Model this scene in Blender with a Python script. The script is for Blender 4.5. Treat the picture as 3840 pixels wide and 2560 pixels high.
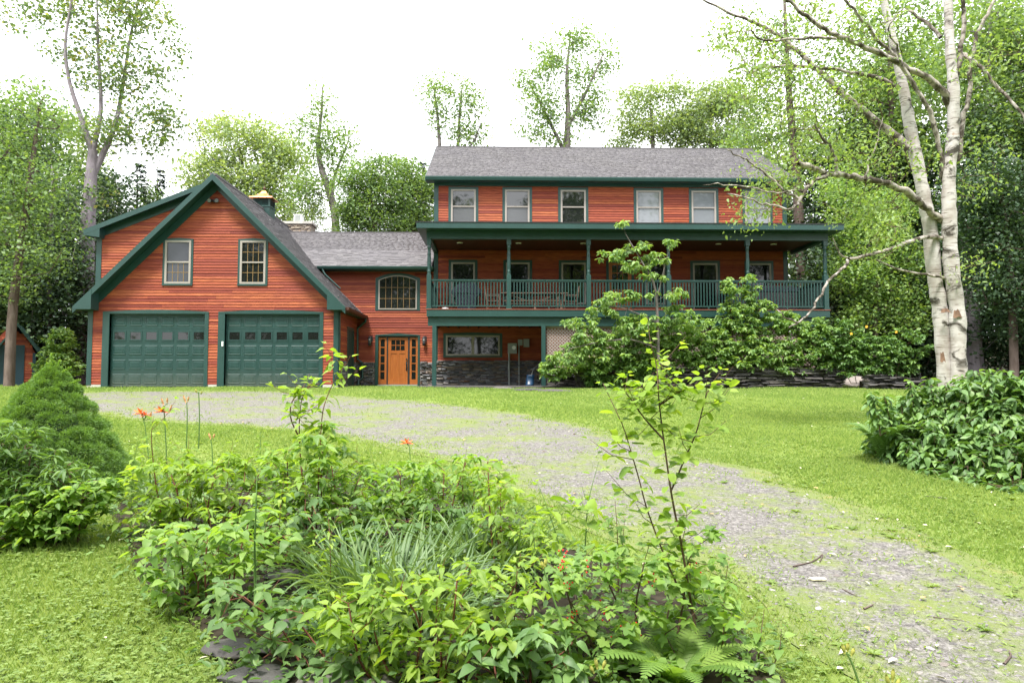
import bpy, math, random
import numpy as np
from math import radians, sin, cos, pi
from mathutils import Matrix, Vector

for o in list(bpy.data.objects):
    bpy.data.objects.remove(o)
RS = np.random.RandomState(7)
random.seed(7)
SC = bpy.context.scene
COL = SC.collection

# ------------------------------------------------------------------ camera
CZ = 0.42
PITCH = math.atan(130 / 2560)
YAW = radians(1.34)
cd = bpy.data.cameras.new("camera")
cd.lens = 24
cd.sensor_width = 36
cd.clip_start = 0.05
cd.clip_end = 2000
cam = bpy.data.objects.new("camera", cd)
cam.location = (0, 0, CZ)
cam.rotation_euler = (pi / 2 + PITCH, 0, -YAW)
COL.objects.link(cam)
SC.camera = cam

# ------------------------------------------------------------------ sky and sun
SUN_EL, SUN_AZ = 63.0, 205.0     # azimuth clockwise from +Y: behind the camera, a little left
EXPOSURE = 2.5
w = bpy.data.worlds.new("World")
SC.world = w
w.use_nodes = True
nt = w.node_tree
nt.nodes.clear()


def wn(t, **k):
    n = nt.nodes.new(t)
    for a, b in k.items():
        setattr(n, a, b)
    return n


sky = wn('ShaderNodeTexSky', sky_type='NISHITA', sun_disc=False, sun_elevation=radians(SUN_EL), sun_rotation=radians(SUN_AZ))
tc = wn('ShaderNodeTexCoord')
noi = wn('ShaderNodeTexNoise')
noi.inputs['Scale'].default_value = 2.3
noi.inputs['Detail'].default_value = 5
nt.links.new(tc.outputs['Generated'], noi.inputs['Vector'])
rmp = wn('ShaderNodeValToRGB')
rmp.color_ramp.elements[0].position = 0.32
rmp.color_ramp.elements[0].color = (.55, .55, .55, 1)
rmp.color_ramp.elements[1].position = 0.50
nt.links.new(noi.outputs['Fac'], rmp.inputs[0])
mx = wn('ShaderNodeMixRGB')
mx.inputs[2].default_value = (11.0, 11.2, 11.6, 1)      # bright thin overcast
nt.links.new(rmp.outputs[0], mx.inputs[0])
nt.links.new(sky.outputs[0], mx.inputs[1])
bg = wn('ShaderNodeBackground')
bg.inputs[1].default_value = 0.05
nt.links.new(mx.outputs[0], bg.inputs[0])
wo = wn('ShaderNodeOutputWorld')
nt.links.new(bg.outputs[0], wo.inputs[0])

sd = bpy.data.lights.new("sun", 'SUN')
sd.energy = 1.5
sd.angle = radians(12)
sd.color = (1, .95, .88)
sun = bpy.data.objects.new("sun", sd)
az, el = radians(SUN_AZ), radians(SUN_EL)
sv = Vector((sin(az) * cos(el), cos(az) * cos(el), sin(el)))
sun.rotation_euler = sv.to_track_quat('Z', 'Y').to_euler()
COL.objects.link(sun)
SC.view_settings.view_transform = 'Standard'
SC.view_settings.look = 'None'
SC.view_settings.exposure = EXPOSURE
SC.view_settings.gamma = 1
SC.view_settings.use_curve_mapping = False
SC.render.engine = 'CYCLES'
SC.cycles.max_bounces = 6
SC.cycles.diffuse_bounces = 2
SC.cycles.glossy_bounces = 3
SC.cycles.transmission_bounces = 4
SC.cycles.transparent_max_bounces = 4
SC.cycles.sample_clamp_indirect = 6
SC.cycles.use_denoising = True

# ------------------------------------------------------------------ pixel rays (3840 x 2560 photograph)
_f = np.array([0, cos(PITCH), sin(PITCH)])
_u = np.array([0, -sin(PITCH), cos(PITCH)])


def ray(sx, sy):
    d = np.array([1., 0, 0]) * ((sx - 1920) / 2560) + _u * ((1280 - sy) / 2560) + _f
    c, s = cos(-YAW), sin(-YAW)
    return np.array([c * d[0] - s * d[1], s * d[0] + c * d[1], d[2]])


def P(sx, sy, Y):
    d = ray(sx, sy)
    t = Y / d[1]
    return np.array([d[0] * t, Y, d[2] * t + CZ])


def V2(vx, vy, Y):
    return P(vx * 1.63265, vy * 1.63265, Y)


def ground(x, y):
    x = np.asarray(x, float)
    y = np.asarray(y, float)
    s = np.minimum(25 - y, 24.5)
    z = -(1.2 / 21.5) * 0.5 * (s + np.sqrt(s * s + 1.0))
    z = z + np.clip(y - 33, 0, 60) * 0.07 + np.clip(x - 15, 0, 30) * 0.05 * np.clip((y - 14) / 10, 0, 1)
    z = z + 0.02 * np.sin(x * .9 + 1) * np.sin(y * .7)
    return z


def PG(sx, sy):
    d = ray(sx, sy)
    lo, hi = 1.5, 60.0
    for _ in range(40):
        m = (lo + hi) / 2
        t = m / d[1]
        if CZ + d[2] * t > ground(d[0] * t, m):
            lo = m
        else:
            hi = m
    t = lo / d[1]
    return np.array([d[0] * t, lo])


def VG(vx, vy):
    return PG(vx * 1.63265, vy * 1.63265)


# ------------------------------------------------------------------ materials
class NT:
    def __init__(s, name):
        s.m = bpy.data.materials.new(name)
        s.m.use_nodes = True
        s.t = s.m.node_tree
        s.t.nodes.clear()
        s.out = s.t.nodes.new('ShaderNodeOutputMaterial')
        s.b = s.t.nodes.new('ShaderNodeBsdfPrincipled')
        s.t.links.new(s.b.outputs[0], s.out.inputs[0])

    def n(s, t, ins=None, **k):
        n = s.t.nodes.new(t)
        for a, b in k.items():
            setattr(n, a, b)
        for a, b in (ins or {}).items():
            s.set(n, a, b)
        return n

    def set(s, n, a, b):
        if isinstance(b, bpy.types.NodeSocket):
            s.t.links.new(b, n.inputs[a])
        else:
            if isinstance(b, tuple) and len(b) == 3 and n.inputs[a].type == 'RGBA':
                b = (*b, 1)
            n.inputs[a].default_value = b

    def p(s, **k):
        for a, b in k.items():
            s.set(s.b, {'color': 'Base Color', 'rough': 'Roughness', 'metal': 'Metallic', 'normal': 'Normal', 'spec': 'Specular IOR Level', 'ior': 'IOR', 'coat': 'Coat Weight'}[a], b)
        return s.m

    def ramp(s, fac, stops):
        r = s.n('ShaderNodeValToRGB', {0: fac})
        e = r.color_ramp.elements
        while len(e) < len(stops):
            e.new(0.5)
        for q, (pos, c) in zip(e, stops):
            q.position = pos
            q.color = (*c, 1) if len(c) == 3 else c
        return r.outputs[0]

    def coord(s, kind='Object', scale=(1, 1, 1)):
        c = s.n('ShaderNodeTexCoord')
        m = s.n('ShaderNodeMapping', {'Vector': c.outputs[kind]})
        m.inputs['Scale'].default_value = scale
        return m.outputs[0]

    def pos(s, scale=(1, 1, 1)):
        c = s.n('ShaderNodeNewGeometry')
        m = s.n('ShaderNodeMapping', {'Vector': c.outputs['Position']})
        m.inputs['Scale'].default_value = scale
        return m.outputs[0]

    def noise(s, vec, scale=5., detail=4., rough=.55, dist=0.):
        return s.n('ShaderNodeTexNoise', {'Vector': vec, 'Scale': scale, 'Detail': detail, 'Roughness': rough, 'Distortion': dist}).outputs['Fac']

    def mix(s, f, a, b, mode='MIX'):
        return s.n('ShaderNodeMixRGB', {0: f, 1: a, 2: b}, blend_type=mode).outputs[0]

    def math(s, op, a, b=0.):
        return s.n('ShaderNodeMath', {0: a, 1: b}, operation=op).outputs[0]

    def bump(s, h, st=.3, d=.01):
        return s.n('ShaderNodeBump', {'Height': h, 'Strength': st, 'Distance': d}).outputs[0]

    def rnd(s):
        return s.n('ShaderNodeObjectInfo').outputs['Random']

    def attr(s, name='tint'):
        return s.n('ShaderNodeAttribute', attribute_name=name).outputs['Fac']


MAT = {}


def paint(name, c, rough=.5, var=.12, spec=.4, scale=3.):
    q = NT(name)
    f = q.noise(q.pos((1, 1, .35)), scale, 5)
    g = q.noise(q.pos(), 60., 2)
    col = q.ramp(f, [(.3, tuple(v * (1 - var) for v in c)), (.7, tuple(min(1, v * (1 + var)) for v in c))])
    MAT[name] = q.p(color=col, rough=rough, spec=spec, normal=q.bump(g, .06, .004))
    return MAT[name]


def dusty(name, c):
    q = NT(name)
    f = q.noise(q.pos((2.2, 2.2, .5)), 3., 6, .65)
    sp_ = q.noise(q.pos((6, 6, 2)), 4., 4)
    z = q.n('ShaderNodeSeparateXYZ', {0: q.pos()}).outputs[2]
    low = q.math('MULTIPLY', q.math('SUBTRACT', 1., q.math('MINIMUM', q.math('MULTIPLY', z, 1.4), 1.)), sp_)
    col = q.ramp(f, [(.25, tuple(v * .8 for v in c)), (.6, c), (.85, tuple(v * 1.5 for v in c))])
    col = q.mix(q.math('MULTIPLY', low, .75), col, (.12, .12, .10))
    MAT[name] = q.p(color=col, rough=q.ramp(f, [(.3, (.35, .35, .35)), (.7, (.6, .6, .6))]), spec=.4)


def clap_mat():
    q = NT('stained_clapboard')
    r = q.rnd()
    base = q.ramp(r, [(0, (.17, .031, .022)), (.25, (.30, .066, .033)), (.6, (.42, .108, .044)), (1, (.54, .170, .062))])
    v = q.pos((1.3, 6, 26))
    off = q.n('ShaderNodeVectorMath', {0: v, 1: q.n('ShaderNodeCombineXYZ', {0: q.math('MULTIPLY', r, 37.), 2: q.math('MULTIPLY', r, 91.)}).outputs[0]}, operation='ADD').outputs[0]
    g = q.noise(off, 2.2, 6, .6, .4)
    col = q.mix(q.ramp(g, [(.3, (0, 0, 0)), (.55, (.55, .55, .55)), (.8, (.85, .85, .85))]), (.13, .024, .014), base)
    blot = q.noise(q.pos((.35, 1, 2.2)), 1.3, 3)
    col = q.mix(q.ramp(blot, [(.45, (0, 0, 0)), (.75, (.5, .5, .5))]), col, (.22, .050, .036))
    MAT['clap'] = q.p(color=col, rough=.6, spec=.2, normal=q.bump(g, .15, .004))


clap_mat()
paint('green', (.012, .046, .041), .42, .10, .5)
dusty('green_door', (.010, .042, .038))
paint('taupe', (.27, .245, .22), .45, .05)
paint('blue_door', (.014, .038, .058), .5, .1)
paint('white_metal', (.75, .76, .77), .35, .05)
paint('grey_metal', (.26, .28, .27), .5, .08)
paint('black_metal', (.02, .02, .022), .45, .1)
paint('concrete', (.42, .40, .37), .9, .15)
paint('brass', (.22, .14, .055), .4, .05)
paint('cover', (.055, .062, .085), .8, .15)
paint('tub', (.075, .068, .074), .6, .12)
paint('teak', (.30, .20, .15), .75, .2)
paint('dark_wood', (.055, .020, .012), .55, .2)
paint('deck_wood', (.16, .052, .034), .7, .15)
paint('blue_plastic', (.010, .038, .085), .35, .05)
paint('lattice', (.32, .25, .22), .7, .1)
paint('lilyorange', (.85, .20, .04), .5, .15)
paint('berry', (.60, .02, .015), .2, .05)
paint('soil', (.030, .024, .016), .95, .35, .2, 14.)
paint('deadleaf', (.42, .27, .13), .8, .4, .3, 40.)
paint('paleleaf', (.62, .60, .42), .7, .3, .3, 40.)
paint('twig', (.10, .06, .04), .8, .2)
paint('redtwig', (.16, .055, .035), .7, .2)
paint('greenstem', (.10, .19, .045), .6, .2)
paint('shade_cloth', (.58, .60, .62), .8, .03)


def wood_door():
    q = NT('door_fir')
    g = q.noise(q.pos((14, 14, .8)), 2.5, 5, .6, .6)
    col = q.ramp(g, [(.3, (.25, .068, .014)), (.7, (.36, .115, .026))])
    MAT['fir'] = q.p(color=col, rough=.35, spec=.5)


wood_door()


def glass(name, base, ior=1.75, rough=.03):
    q = NT(name)
    n = q.noise(q.pos((.6, .6, .6)), 1.1, 2)
    MAT[name] = q.p(color=base, rough=rough, ior=ior, normal=q.bump(n, .05, .05))


glass('glass', (.010, .012, .011), 1.52)
glass('glass_hi', (.012, .014, .013), 1.8)
glass('glass_shade', (.17, .185, .20), 1.6)
glass('glass_screen', (.09, .094, .10), 1.5, .12)
glass('glass_dim', (.035, .038, .045), 1.5, .08)


def shingle_mat():
    q = NT('asphalt_shingle')
    t = q.math('FRACT', q.math('ADD', q.attr(), q.rnd()))
    c = q.ramp(t, [(0, (.076, .071, .078)), (.35, (.094, .089, .097)), (.7, (.108, .102, .110)), (1, (.130, .124, .130))])
    gr = q.noise(q.pos(), 260., 2)
    c = q.mix(q.ramp(gr, [(.35, (0, 0, 0)), (.65, (.3, .3, .3))]), c, (.17, .165, .168))
    dirt = q.noise(q.pos((.5, .5, .5)), 1.2, 4)
    c = q.mix(q.ramp(dirt, [(.4, (0, 0, 0)), (.8, (.3, .3, .3))]), c, (.10, .095, .09))
    MAT['shingle'] = q.p(color=c, rough=.9, spec=.3, normal=q.bump(gr, .4, .004))


shingle_mat()


def stone_mat(name, cols, rough=.8):
    q = NT(name)
    r = q.math('FRACT', q.math('ADD', q.rnd(), q.attr()))
    n = len(cols)
    base = q.ramp(r, [(i / (n - 1), c) for i, c in enumerate(cols)])
    f = q.noise(q.pos((1, 1, 2.5)), 9., 6, .65)
    c = q.mix(q.ramp(f, [(.35, (0, 0, 0)), (.7, (.5, .5, .5))]), base, (.035, .033, .036))
    f2 = q.noise(q.pos(), 23., 4)
    MAT[name] = q.p(color=c, rough=rough, spec=.4, normal=q.bump(f2, .5, .012))


stone_mat('ledge', [(.075, .08, .09), (.13, .137, .15), (.18, .187, .20), (.10, .09, .095), (.24, .19, .13), (.15, .15, .16), (.26, .26, .26), (.16, .09, .055)])
stone_mat('slate', [(.050, .050, .053), (.075, .072, .068), (.105, .098, .09), (.065, .06, .057), (.145, .132, .118)])
stone_mat('chimney_stone', [(.28, .20, .14), (.36, .30, .24), (.20, .17, .16), (.40, .34, .26)])
stone_mat('boulder', [(.32, .28, .26), (.36, .32, .30)])


def copper():
    q = NT('copper')
    f = q.noise(q.pos(), 4., 3)
    c = q.ramp(f, [(.3, (.40, .13, .035)), (.7, (.55, .24, .09))])
    MAT['copper'] = q.p(color=c, metal=.9, rough=.38)


copper()


def bark(name, a, b, sc=6., vert=.25, bump=.6):
    q = NT(name)
    f = q.noise(q.pos((1, 1, vert)), sc, 6, .65, .3)
    l = q.noise(q.pos(), 1.7, 3)
    c = q.ramp(f, [(.32, a), (.68, b)])
    c = q.mix(q.ramp(l, [(.55, (0, 0, 0)), (.75, (.5, .5, .5))]), c, tuple(min(1, v * 1.5) for v in b))
    MAT[name] = q.p(color=c, rough=.9, spec=.2, normal=q.bump(f, bump, .03))


bark('bark_grey', (.10, .085, .08), (.21, .185, .18))
bark('bark_brown', (.07, .05, .042), (.15, .115, .10))
bark('bark_violet', (.17, .145, .165), (.27, .235, .26), 9.)


def birch_mat():
    q = NT('birch_bark')
    v = q.pos((1, 1, 1))
    len_ = q.noise(q.pos((2.2, 2.2, 24)), 1.6, 4, .6, .2)
    big = q.noise(q.pos((1, 1, 1.6)), 2.1, 5, .65, .8)
    base = q.ramp(q.noise(v, 3.2, 4), [(.3, (.32, .285, .26)), (.5, (.45, .425, .405)), (.8, (.55, .535, .52))])
    c = q.mix(q.ramp(len_, [(.56, (0, 0, 0)), (.66, (.9, .9, .9))]), base, (.15, .12, .095))
    c = q.mix(q.ramp(big, [(.54, (0, 0, 0)), (.63, (1, 1, 1))]), c, (.055, .048, .038))
    peel = q.noise(q.pos((1.5, 1.5, 3.5)), 1.9, 3, .5)
    c = q.mix(q.ramp(peel, [(.73, (0, 0, 0)), (.77, (.7, .7, .7))]), c, (.28, .17, .11))
    MAT['birch'] = q.p(color=c, rough=.75, spec=.25, normal=q.bump(q.math('SUBTRACT', big, len_), .5, .02))
    q = NT('birch_limb')
    big = q.noise(v0 := q.pos((1, 1, 1)), 5.5, 5, .65, .5)
    base = q.ramp(q.noise(v0, 9., 3), [(.3, (.28, .24, .20)), (.7, (.46, .43, .40))])
    c = q.mix(q.ramp(big, [(.42, (0, 0, 0)), (.56, (1, 1, 1))]), base, (.07, .058, .045))
    MAT['birch_limb'] = q.p(color=c, rough=.8, spec=.2, normal=q.bump(big, .5, .01))


birch_mat()


def leafmat(name, dark, mid, light, trans=.40, gloss=.38, hue=None):
    """tint attribute (joined foliage) or object random (single leaves) picks the shade"""
    q = NT(name)
    t = q.math('FRACT', q.math('ADD', q.attr(), q.math('MULTIPLY', q.rnd(), .999)))
    c = q.ramp(t, [(0, dark), (.5, mid), (1, light)])
    f = q.noise(q.pos(), 25., 2)
    c = q.mix(q.ramp(f, [(.3, (0, 0, 0)), (.8, (.25, .25, .25))]), c, dark)
    q.p(color=c, rough=.5, spec=gloss)
    tr = q.n('ShaderNodeBsdfTranslucent', {'Color': q.mix(1., c, (1.7, 1.65, .55), 'MULTIPLY')})
    ms = q.n('ShaderNodeMixShader', {0: trans, 1: q.b.outputs[0], 2: tr.outputs[0]})
    q.t.links.new(ms.outputs[0], q.out.inputs[0])
    MAT[name] = q.m


leafmat('lf_maple', (0.090, 0.155, 0.068), (0.150, 0.240, 0.095), (0.225, 0.320, 0.130))
leafmat('lf_pale', (0.160, 0.225, 0.125), (0.230, 0.310, 0.160), (0.310, 0.385, 0.200))
leafmat('lf_dark', (0.028, 0.058, 0.032), (0.048, 0.092, 0.044), (0.078, 0.132, 0.058), .22)
leafmat('lf_mixed', (0.085, 0.145, 0.072), (0.140, 0.210, 0.085), (0.300, 0.290, 0.105))
leafmat('lf_birch', (0.125, 0.200, 0.072), (0.200, 0.300, 0.105), (0.285, 0.385, 0.140))
leafmat('lf_shrub', (0.120, 0.220, 0.075), (0.205, 0.325, 0.105), (0.290, 0.410, 0.145))
leafmat('lf_bush', (0.080, 0.160, 0.048), (0.130, 0.245, 0.064), (0.195, 0.320, 0.088), .28, .5)
leafmat('lf_bright', (0.140, 0.240, 0.036), (0.225, 0.350, 0.055), (0.320, 0.440, 0.085), .46)
leafmat('lf_fore', (0.115, 0.220, 0.050), (0.190, 0.320, 0.068), (0.280, 0.410, 0.095), .45, .45)
leafmat('lf_low', (0.075, 0.150, 0.045), (0.115, 0.210, 0.060), (0.175, 0.285, 0.080), .36)
leafmat('lf_bluish', (0.106, 0.160, 0.144), (0.159, 0.215, 0.188), (0.223, 0.280, 0.250), .2, .5)
leafmat('lf_strap', (0.098, 0.172, 0.072), (0.146, 0.236, 0.093), (0.207, 0.299, 0.122), .3, .5)
leafmat('lf_spruce', (0.095, 0.185, 0.050), (0.200, 0.340, 0.080), (0.330, 0.480, 0.120), .35)
leafmat('lf_conifer', (0.022, 0.047, 0.033), (0.036, 0.068, 0.042), (0.055, 0.094, 0.052), .12)
leafmat('grassblade', (0.135, 0.215, 0.050), (0.220, 0.320, 0.080), (0.325, 0.400, 0.125), .35, .35)
leafmat('cloverleaf', (0.122, 0.196, 0.047), (0.170, 0.253, 0.056), (0.237, 0.316, 0.093), .3, .35)

# --- ground materials
q = NT('lawn')
pn = q.noise(q.pos(), .35, 5)
pf = q.noise(q.pos(), 9., 5, .7)
pg_ = q.noise(q.pos(), 70., 3, .7)
c = q.ramp(pn, [(.3, (.105, .165, .036)), (.5, (.180, .250, .060)), (.75, (.260, .310, .090))])
c = q.mix(q.ramp(pf, [(.3, (0, 0, 0)), (.7, (.5, .5, .5))]), c, (.095, .150, .028))
c = q.mix(q.ramp(pg_, [(.35, (0, 0, 0)), (.75, (.6, .6, .6))]), c, (.22, .27, .07))
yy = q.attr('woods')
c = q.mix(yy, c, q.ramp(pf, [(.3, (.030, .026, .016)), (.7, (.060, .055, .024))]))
MAT['lawn'] = q.p(color=c, rough=.95, spec=.1, normal=q.bump(q.math('ADD', pf, pg_), .8, .03))

q = NT('gravel')
vor = q.n('ShaderNodeTexVoronoi', {'Vector': q.pos(), 'Scale': 34.})
v2 = q.n('ShaderNodeTexVoronoi', {'Vector': q.pos(), 'Scale': 85.})
sep = q.n('ShaderNodeSeparateColor', {0: vor.outputs['Color']})
sep2 = q.n('ShaderNodeSeparateColor', {0: v2.outputs['Color']})
c = q.ramp(sep.outputs[0], [(0, (.075, .069, .064)), (.5, (.160, .149, .140)), (.85, (.240, .224, .211)), (1, (.34, .32, .30))])
c2 = q.ramp(sep2.outputs[0], [(0, (.045, .042, .040)), (.6, (.155, .146, .138)), (1, (.28, .27, .26))])
c = q.mix(.5, c, c2)
pt = q.noise(q.pos(), 1.1, 6, .68)
pt2 = q.noise(q.pos(), 7., 5, .7)
ed = q.attr('edge')
m = q.math('ADD', q.math('ADD', q.math('MULTIPLY', pt, .62), q.math('MULTIPLY', pt2, .38)), q.math('MULTIPLY', ed, .34))
grn = q.ramp(q.noise(q.pos(), 5., 4), [(.3, (.125, .175, .035)), (.6, (.165, .205, .05)), (.8, (.25, .215, .05))])
c = q.mix(q.ramp(m, [(.455, (0, 0, 0)), (.585, (.85, .85, .85))]), c, grn)
MAT['gravel'] = q.p(color=c, rough=.9, spec=.25, normal=q.bump(q.math('ADD', vor.outputs['Distance'], v2.outputs['Distance']), .6, .02))
stone_mat('pebble', [(.10, .097, .095), (.17, .162, .155), (.24, .228, .22), (.13, .123, .12), (.33, .315, .30), (.20, .17, .15)])

# ------------------------------------------------------------------ objects
WM = {}
CUBES = {}


def add(name, me, parent=None, M=None, **tags):
    o = bpy.data.objects.new(name, me)
    COL.objects.link(o)
    M = M or Matrix()
    if parent is not None:
        o.parent = parent
        o.matrix_parent_inverse = WM[parent.name].inverted()
    o.matrix_basis = M
    WM[o.name] = M
    for k, v in tags.items():
        if v is not None:
            o[k] = v
    return o


def thing(name, loc, label, cat, group=None):
    return add(name, None, None, Matrix.Translation(Vector([float(v) for v in loc])), label=label, category=cat, group=group)


def T(x, y, z):
    return Matrix.Translation((float(x), float(y), float(z)))


def np_mesh(name, V, F, mat, tint=None, smooth=False, extra=None):
    """V (n,3); F list of int arrays (m,k)"""
    me = bpy.data.meshes.new(name)
    V = np.ascontiguousarray(V, dtype=np.float32)
    if not isinstance(F, list):
        F = [F]
    F = [np.asarray(f, dtype=np.int32) for f in F if len(f)]
    me.vertices.add(len(V))
    me.vertices.foreach_set('co', V.ravel())
    nl = sum(f.size for f in F)
    npoly = sum(len(f) for f in F)
    me.loops.add(nl)
    me.loops.foreach_set('vertex_index', np.concatenate([f.ravel() for f in F]))
    me.polygons.add(npoly)
    tot = np.concatenate([np.full(len(f), f.shape[1], np.int32) for f in F])
    st = np.concatenate([[0], np.cumsum(tot)[:-1]]).astype(np.int32)
    me.polygons.foreach_set('loop_start', st)
    me.polygons.foreach_set('loop_total', tot)
    if smooth:
        me.polygons.foreach_set('use_smooth', np.ones(npoly, bool))
    for k, a in (('tint', tint), *((extra or {}).items())):
        if a is not None:
            at = me.attributes.new(k, 'FLOAT', 'POINT')
            at.data.foreach_set('value', np.ascontiguousarray(a, dtype=np.float32))
    me.materials.append(MAT[mat])
    me.update(calc_edges=True)
    return me


BOXF = np.array([[0, 1, 3, 2], [4, 6, 7, 5], [0, 4, 5, 1], [2, 3, 7, 6], [0, 2, 6, 4], [1, 5, 7, 3]])


class B:
    def __init__(s):
        s.v = []
        s.f = []

    def box(s, x0, x1, y0, y1, z0, z1):
        n = len(s.v)
        for x in (x0, x1):
            for y in (y0, y1):
                for z in (z0, z1):
                    s.v.append((x, y, z))
        s.f += [tuple(int(i) + n for i in f) for f in BOXF]
        return s

    def prism(s, poly, axis, a, b):
        """poly of 2D points extruded along axis ('y': poly in x,z; 'x': poly in y,z; 'z': poly in x,y)"""
        n = len(s.v)
        k = len(poly)
        for t in (a, b):
            for (p, r) in poly:
                s.v.append({'y': (p, t, r), 'x': (t, p, r), 'z': (p, r, t)}[axis])
        s.f.append(tuple(n + i for i in range(k)))
        s.f.append(tuple(n + k + i for i in reversed(range(k))))
        for i in range(k):
            j = (i + 1) % k
            s.f.append((n + i, n + k + i, n + k + j, n + j))
        return s

    def tube(s, pts, rad, n=8, caps=True):
        V, F = tube(pts, rad, n)
        o = len(s.v)
        s.v += [tuple(v) for v in V]
        s.f += [tuple(int(i) + o for i in f) for f in F]
        if caps:
            s.f.append(tuple(o + i for i in range(n)))
            s.f.append(tuple(o + len(V) - 1 - i for i in range(n)))
        return s

    def lathe(s, prof, cx, cy, n=12):
        o = len(s.v)
        for (r, z) in prof:
            for i in range(n):
                a = 2 * pi * i / n
                s.v.append((cx + r * cos(a), cy + r * sin(a), z))
        for k in range(len(prof) - 1):
            for i in range(n):
                j = (i + 1) % n
                s.f.append((o + k * n + i, o + k * n + j, o + (k + 1) * n + j, o + (k + 1) * n + i))
        s.f.append(tuple(o + i for i in range(n)))
        s.f.append(tuple(o + (len(prof) - 1) * n + i for i in reversed(range(n))))
        return s

    def mesh(s, name, mat, smooth=False):
        me = bpy.data.meshes.new(name)
        me.from_pydata([tuple(float(c) for c in v) for v in s.v], [], s.f)
        me.materials.append(MAT[mat])
        if smooth:
            me.polygons.foreach_set('use_smooth', np.ones(len(me.polygons), bool))
        me.update()
        return me

    def add(s, name, mat, parent=None, smooth=False, **t):
        return add(name, s.mesh(name, mat, smooth), parent, None, **t)


def frames(pts):
    pts = np.asarray(pts, float)
    d = np.gradient(pts, axis=0)
    d /= np.linalg.norm(d, axis=1)[:, None] + 1e-9
    ref = np.array([0.31, 0.17, 0.93])
    if abs(d[0] @ ref) > .9:
        ref = np.array([1., 0, .1])
    a = np.cross(d, ref)
    a /= np.linalg.norm(a, axis=1)[:, None] + 1e-9
    b = np.cross(d, a)
    return d, a, b


def tube(pts, rad, n=8, rough=0.):
    pts = np.asarray(pts, float)
    d, a, b = frames(pts)
    ang = np.arange(n) * 2 * pi / n
    r = np.asarray(rad, float)[:, None] * (1 + (rough * RS.randn(len(pts), n) if rough else 0))
    V = pts[:, None] + (a[:, None] * np.cos(ang)[None, :, None] + b[:, None] * np.sin(ang)[None, :, None]) * r[..., None]
    k = np.arange(len(pts) - 1)[:, None] * n
    i = np.arange(n)[None]
    j = (i + 1) % n
    F = np.stack([k + i, k + j, k + n + j, k + n + i], -1).reshape(-1, 4)
    return V.reshape(-1, 3), F


def interp(poly, step):
    poly = np.asarray(poly, float)
    out = [poly[:1]]
    for a, b in zip(poly[:-1], poly[1:]):
        m = max(1, int(np.linalg.norm((b - a)[:3]) / step))
        t = (np.arange(m) + 1)[:, None] / m
        out.append(a + (b - a) * t)
    return np.concatenate(out)


def smooth_poly(poly, k=4):
    """Catmull-Rom through the given points"""
    p = np.asarray(poly, float)
    if len(p) < 3:
        return p
    q = np.vstack([2 * p[0] - p[1], p, 2 * p[-1] - p[-2]])
    out = []
    for i in range(1, len(q) - 2):
        for t in np.arange(k) / k:
            a, b, c, d = q[i - 1], q[i], q[i + 1], q[i + 2]
            out.append(.5 * (2 * b + (c - a) * t + (2 * a - 5 * b + 4 * c - d) * t * t + (3 * b - a - 3 * c + d) * t ** 3))
    out.append(p[-1])
    return np.array(out)


def cube(mat):
    if mat not in CUBES:
        CUBES[mat] = B().box(0, 1, 0, 1, 0, 1).mesh('block', mat)
    return CUBES[mat]


def cbox(name, mat, parent, x0, x1, y0, y1, z0, z1, **t):
    return add(name, cube(mat), parent, T(x0, y0, z0) @ Matrix.Diagonal((float(x1 - x0), float(y1 - y0), float(z1 - z0), 1)), **t)


# =================================================================== GROUND
def tri_grid(xs, ys, zoff=0.):
    X, Y = np.meshgrid(xs, ys)
    V = np.stack([X, Y, ground(X, Y) + zoff], -1).reshape(-1, 3)
    nx = len(xs)
    i = np.arange(len(ys) - 1)[:, None] * nx + np.arange(nx - 1)[None]
    F = np.stack([i, i + 1, i + nx + 1, i + nx], -1).reshape(-1, 4)
    return V, F


xs = np.unique(np.concatenate([np.linspace(-400, -30, 16), np.linspace(-30, 30, 121), np.linspace(30, 400, 16)]))
ys = np.unique(np.concatenate([np.linspace(-200, 0, 12), np.linspace(0, 34, 110), np.linspace(34, 500, 30)]))
V, F = tri_grid(xs, ys)


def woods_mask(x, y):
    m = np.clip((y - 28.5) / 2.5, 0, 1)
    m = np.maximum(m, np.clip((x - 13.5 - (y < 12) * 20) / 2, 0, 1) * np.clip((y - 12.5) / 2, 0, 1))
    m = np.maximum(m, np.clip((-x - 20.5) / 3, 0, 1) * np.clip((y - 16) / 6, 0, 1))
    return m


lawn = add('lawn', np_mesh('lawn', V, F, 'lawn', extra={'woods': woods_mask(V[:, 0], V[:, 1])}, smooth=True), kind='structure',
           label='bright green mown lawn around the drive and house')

drive_v = [(120, 905), (260, 899), (450, 897), (640, 899), (760, 907), (930, 918), (1100, 935), (1300, 965), (1450, 1000), (1600, 1045), (1750, 1085),
           (1900, 1135), (2080, 1208), (2200, 1262), (2352, 1335), (2800, 1540), (2700, 2300), (2250, 1800), (1960, 1568), (1800, 1460), (1700, 1380),
           (1600, 1300), (1450, 1240), (1280, 1190), (1180, 1130), (1050, 1070), (900, 1030), (700, 992), (500, 978), (330, 966), (180, 950), (110, 925)]
DRIVE = np.array([VG(*p) for p in drive_v])
bed_v = [(300, 1290), (250, 1180), (330, 1110), (480, 1085), (700, 1080), (900, 1090), (1080, 1110), (1190, 1180), (1230, 1240), (1420, 1300),
         (1640, 1390), (1760, 1500), (1850, 1640), (1800, 1900), (900, 1950), (560, 1640), (480, 1520), (400, 1420), (340, 1350)]
BED = np.array([VG(*p) for p in bed_v])


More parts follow.
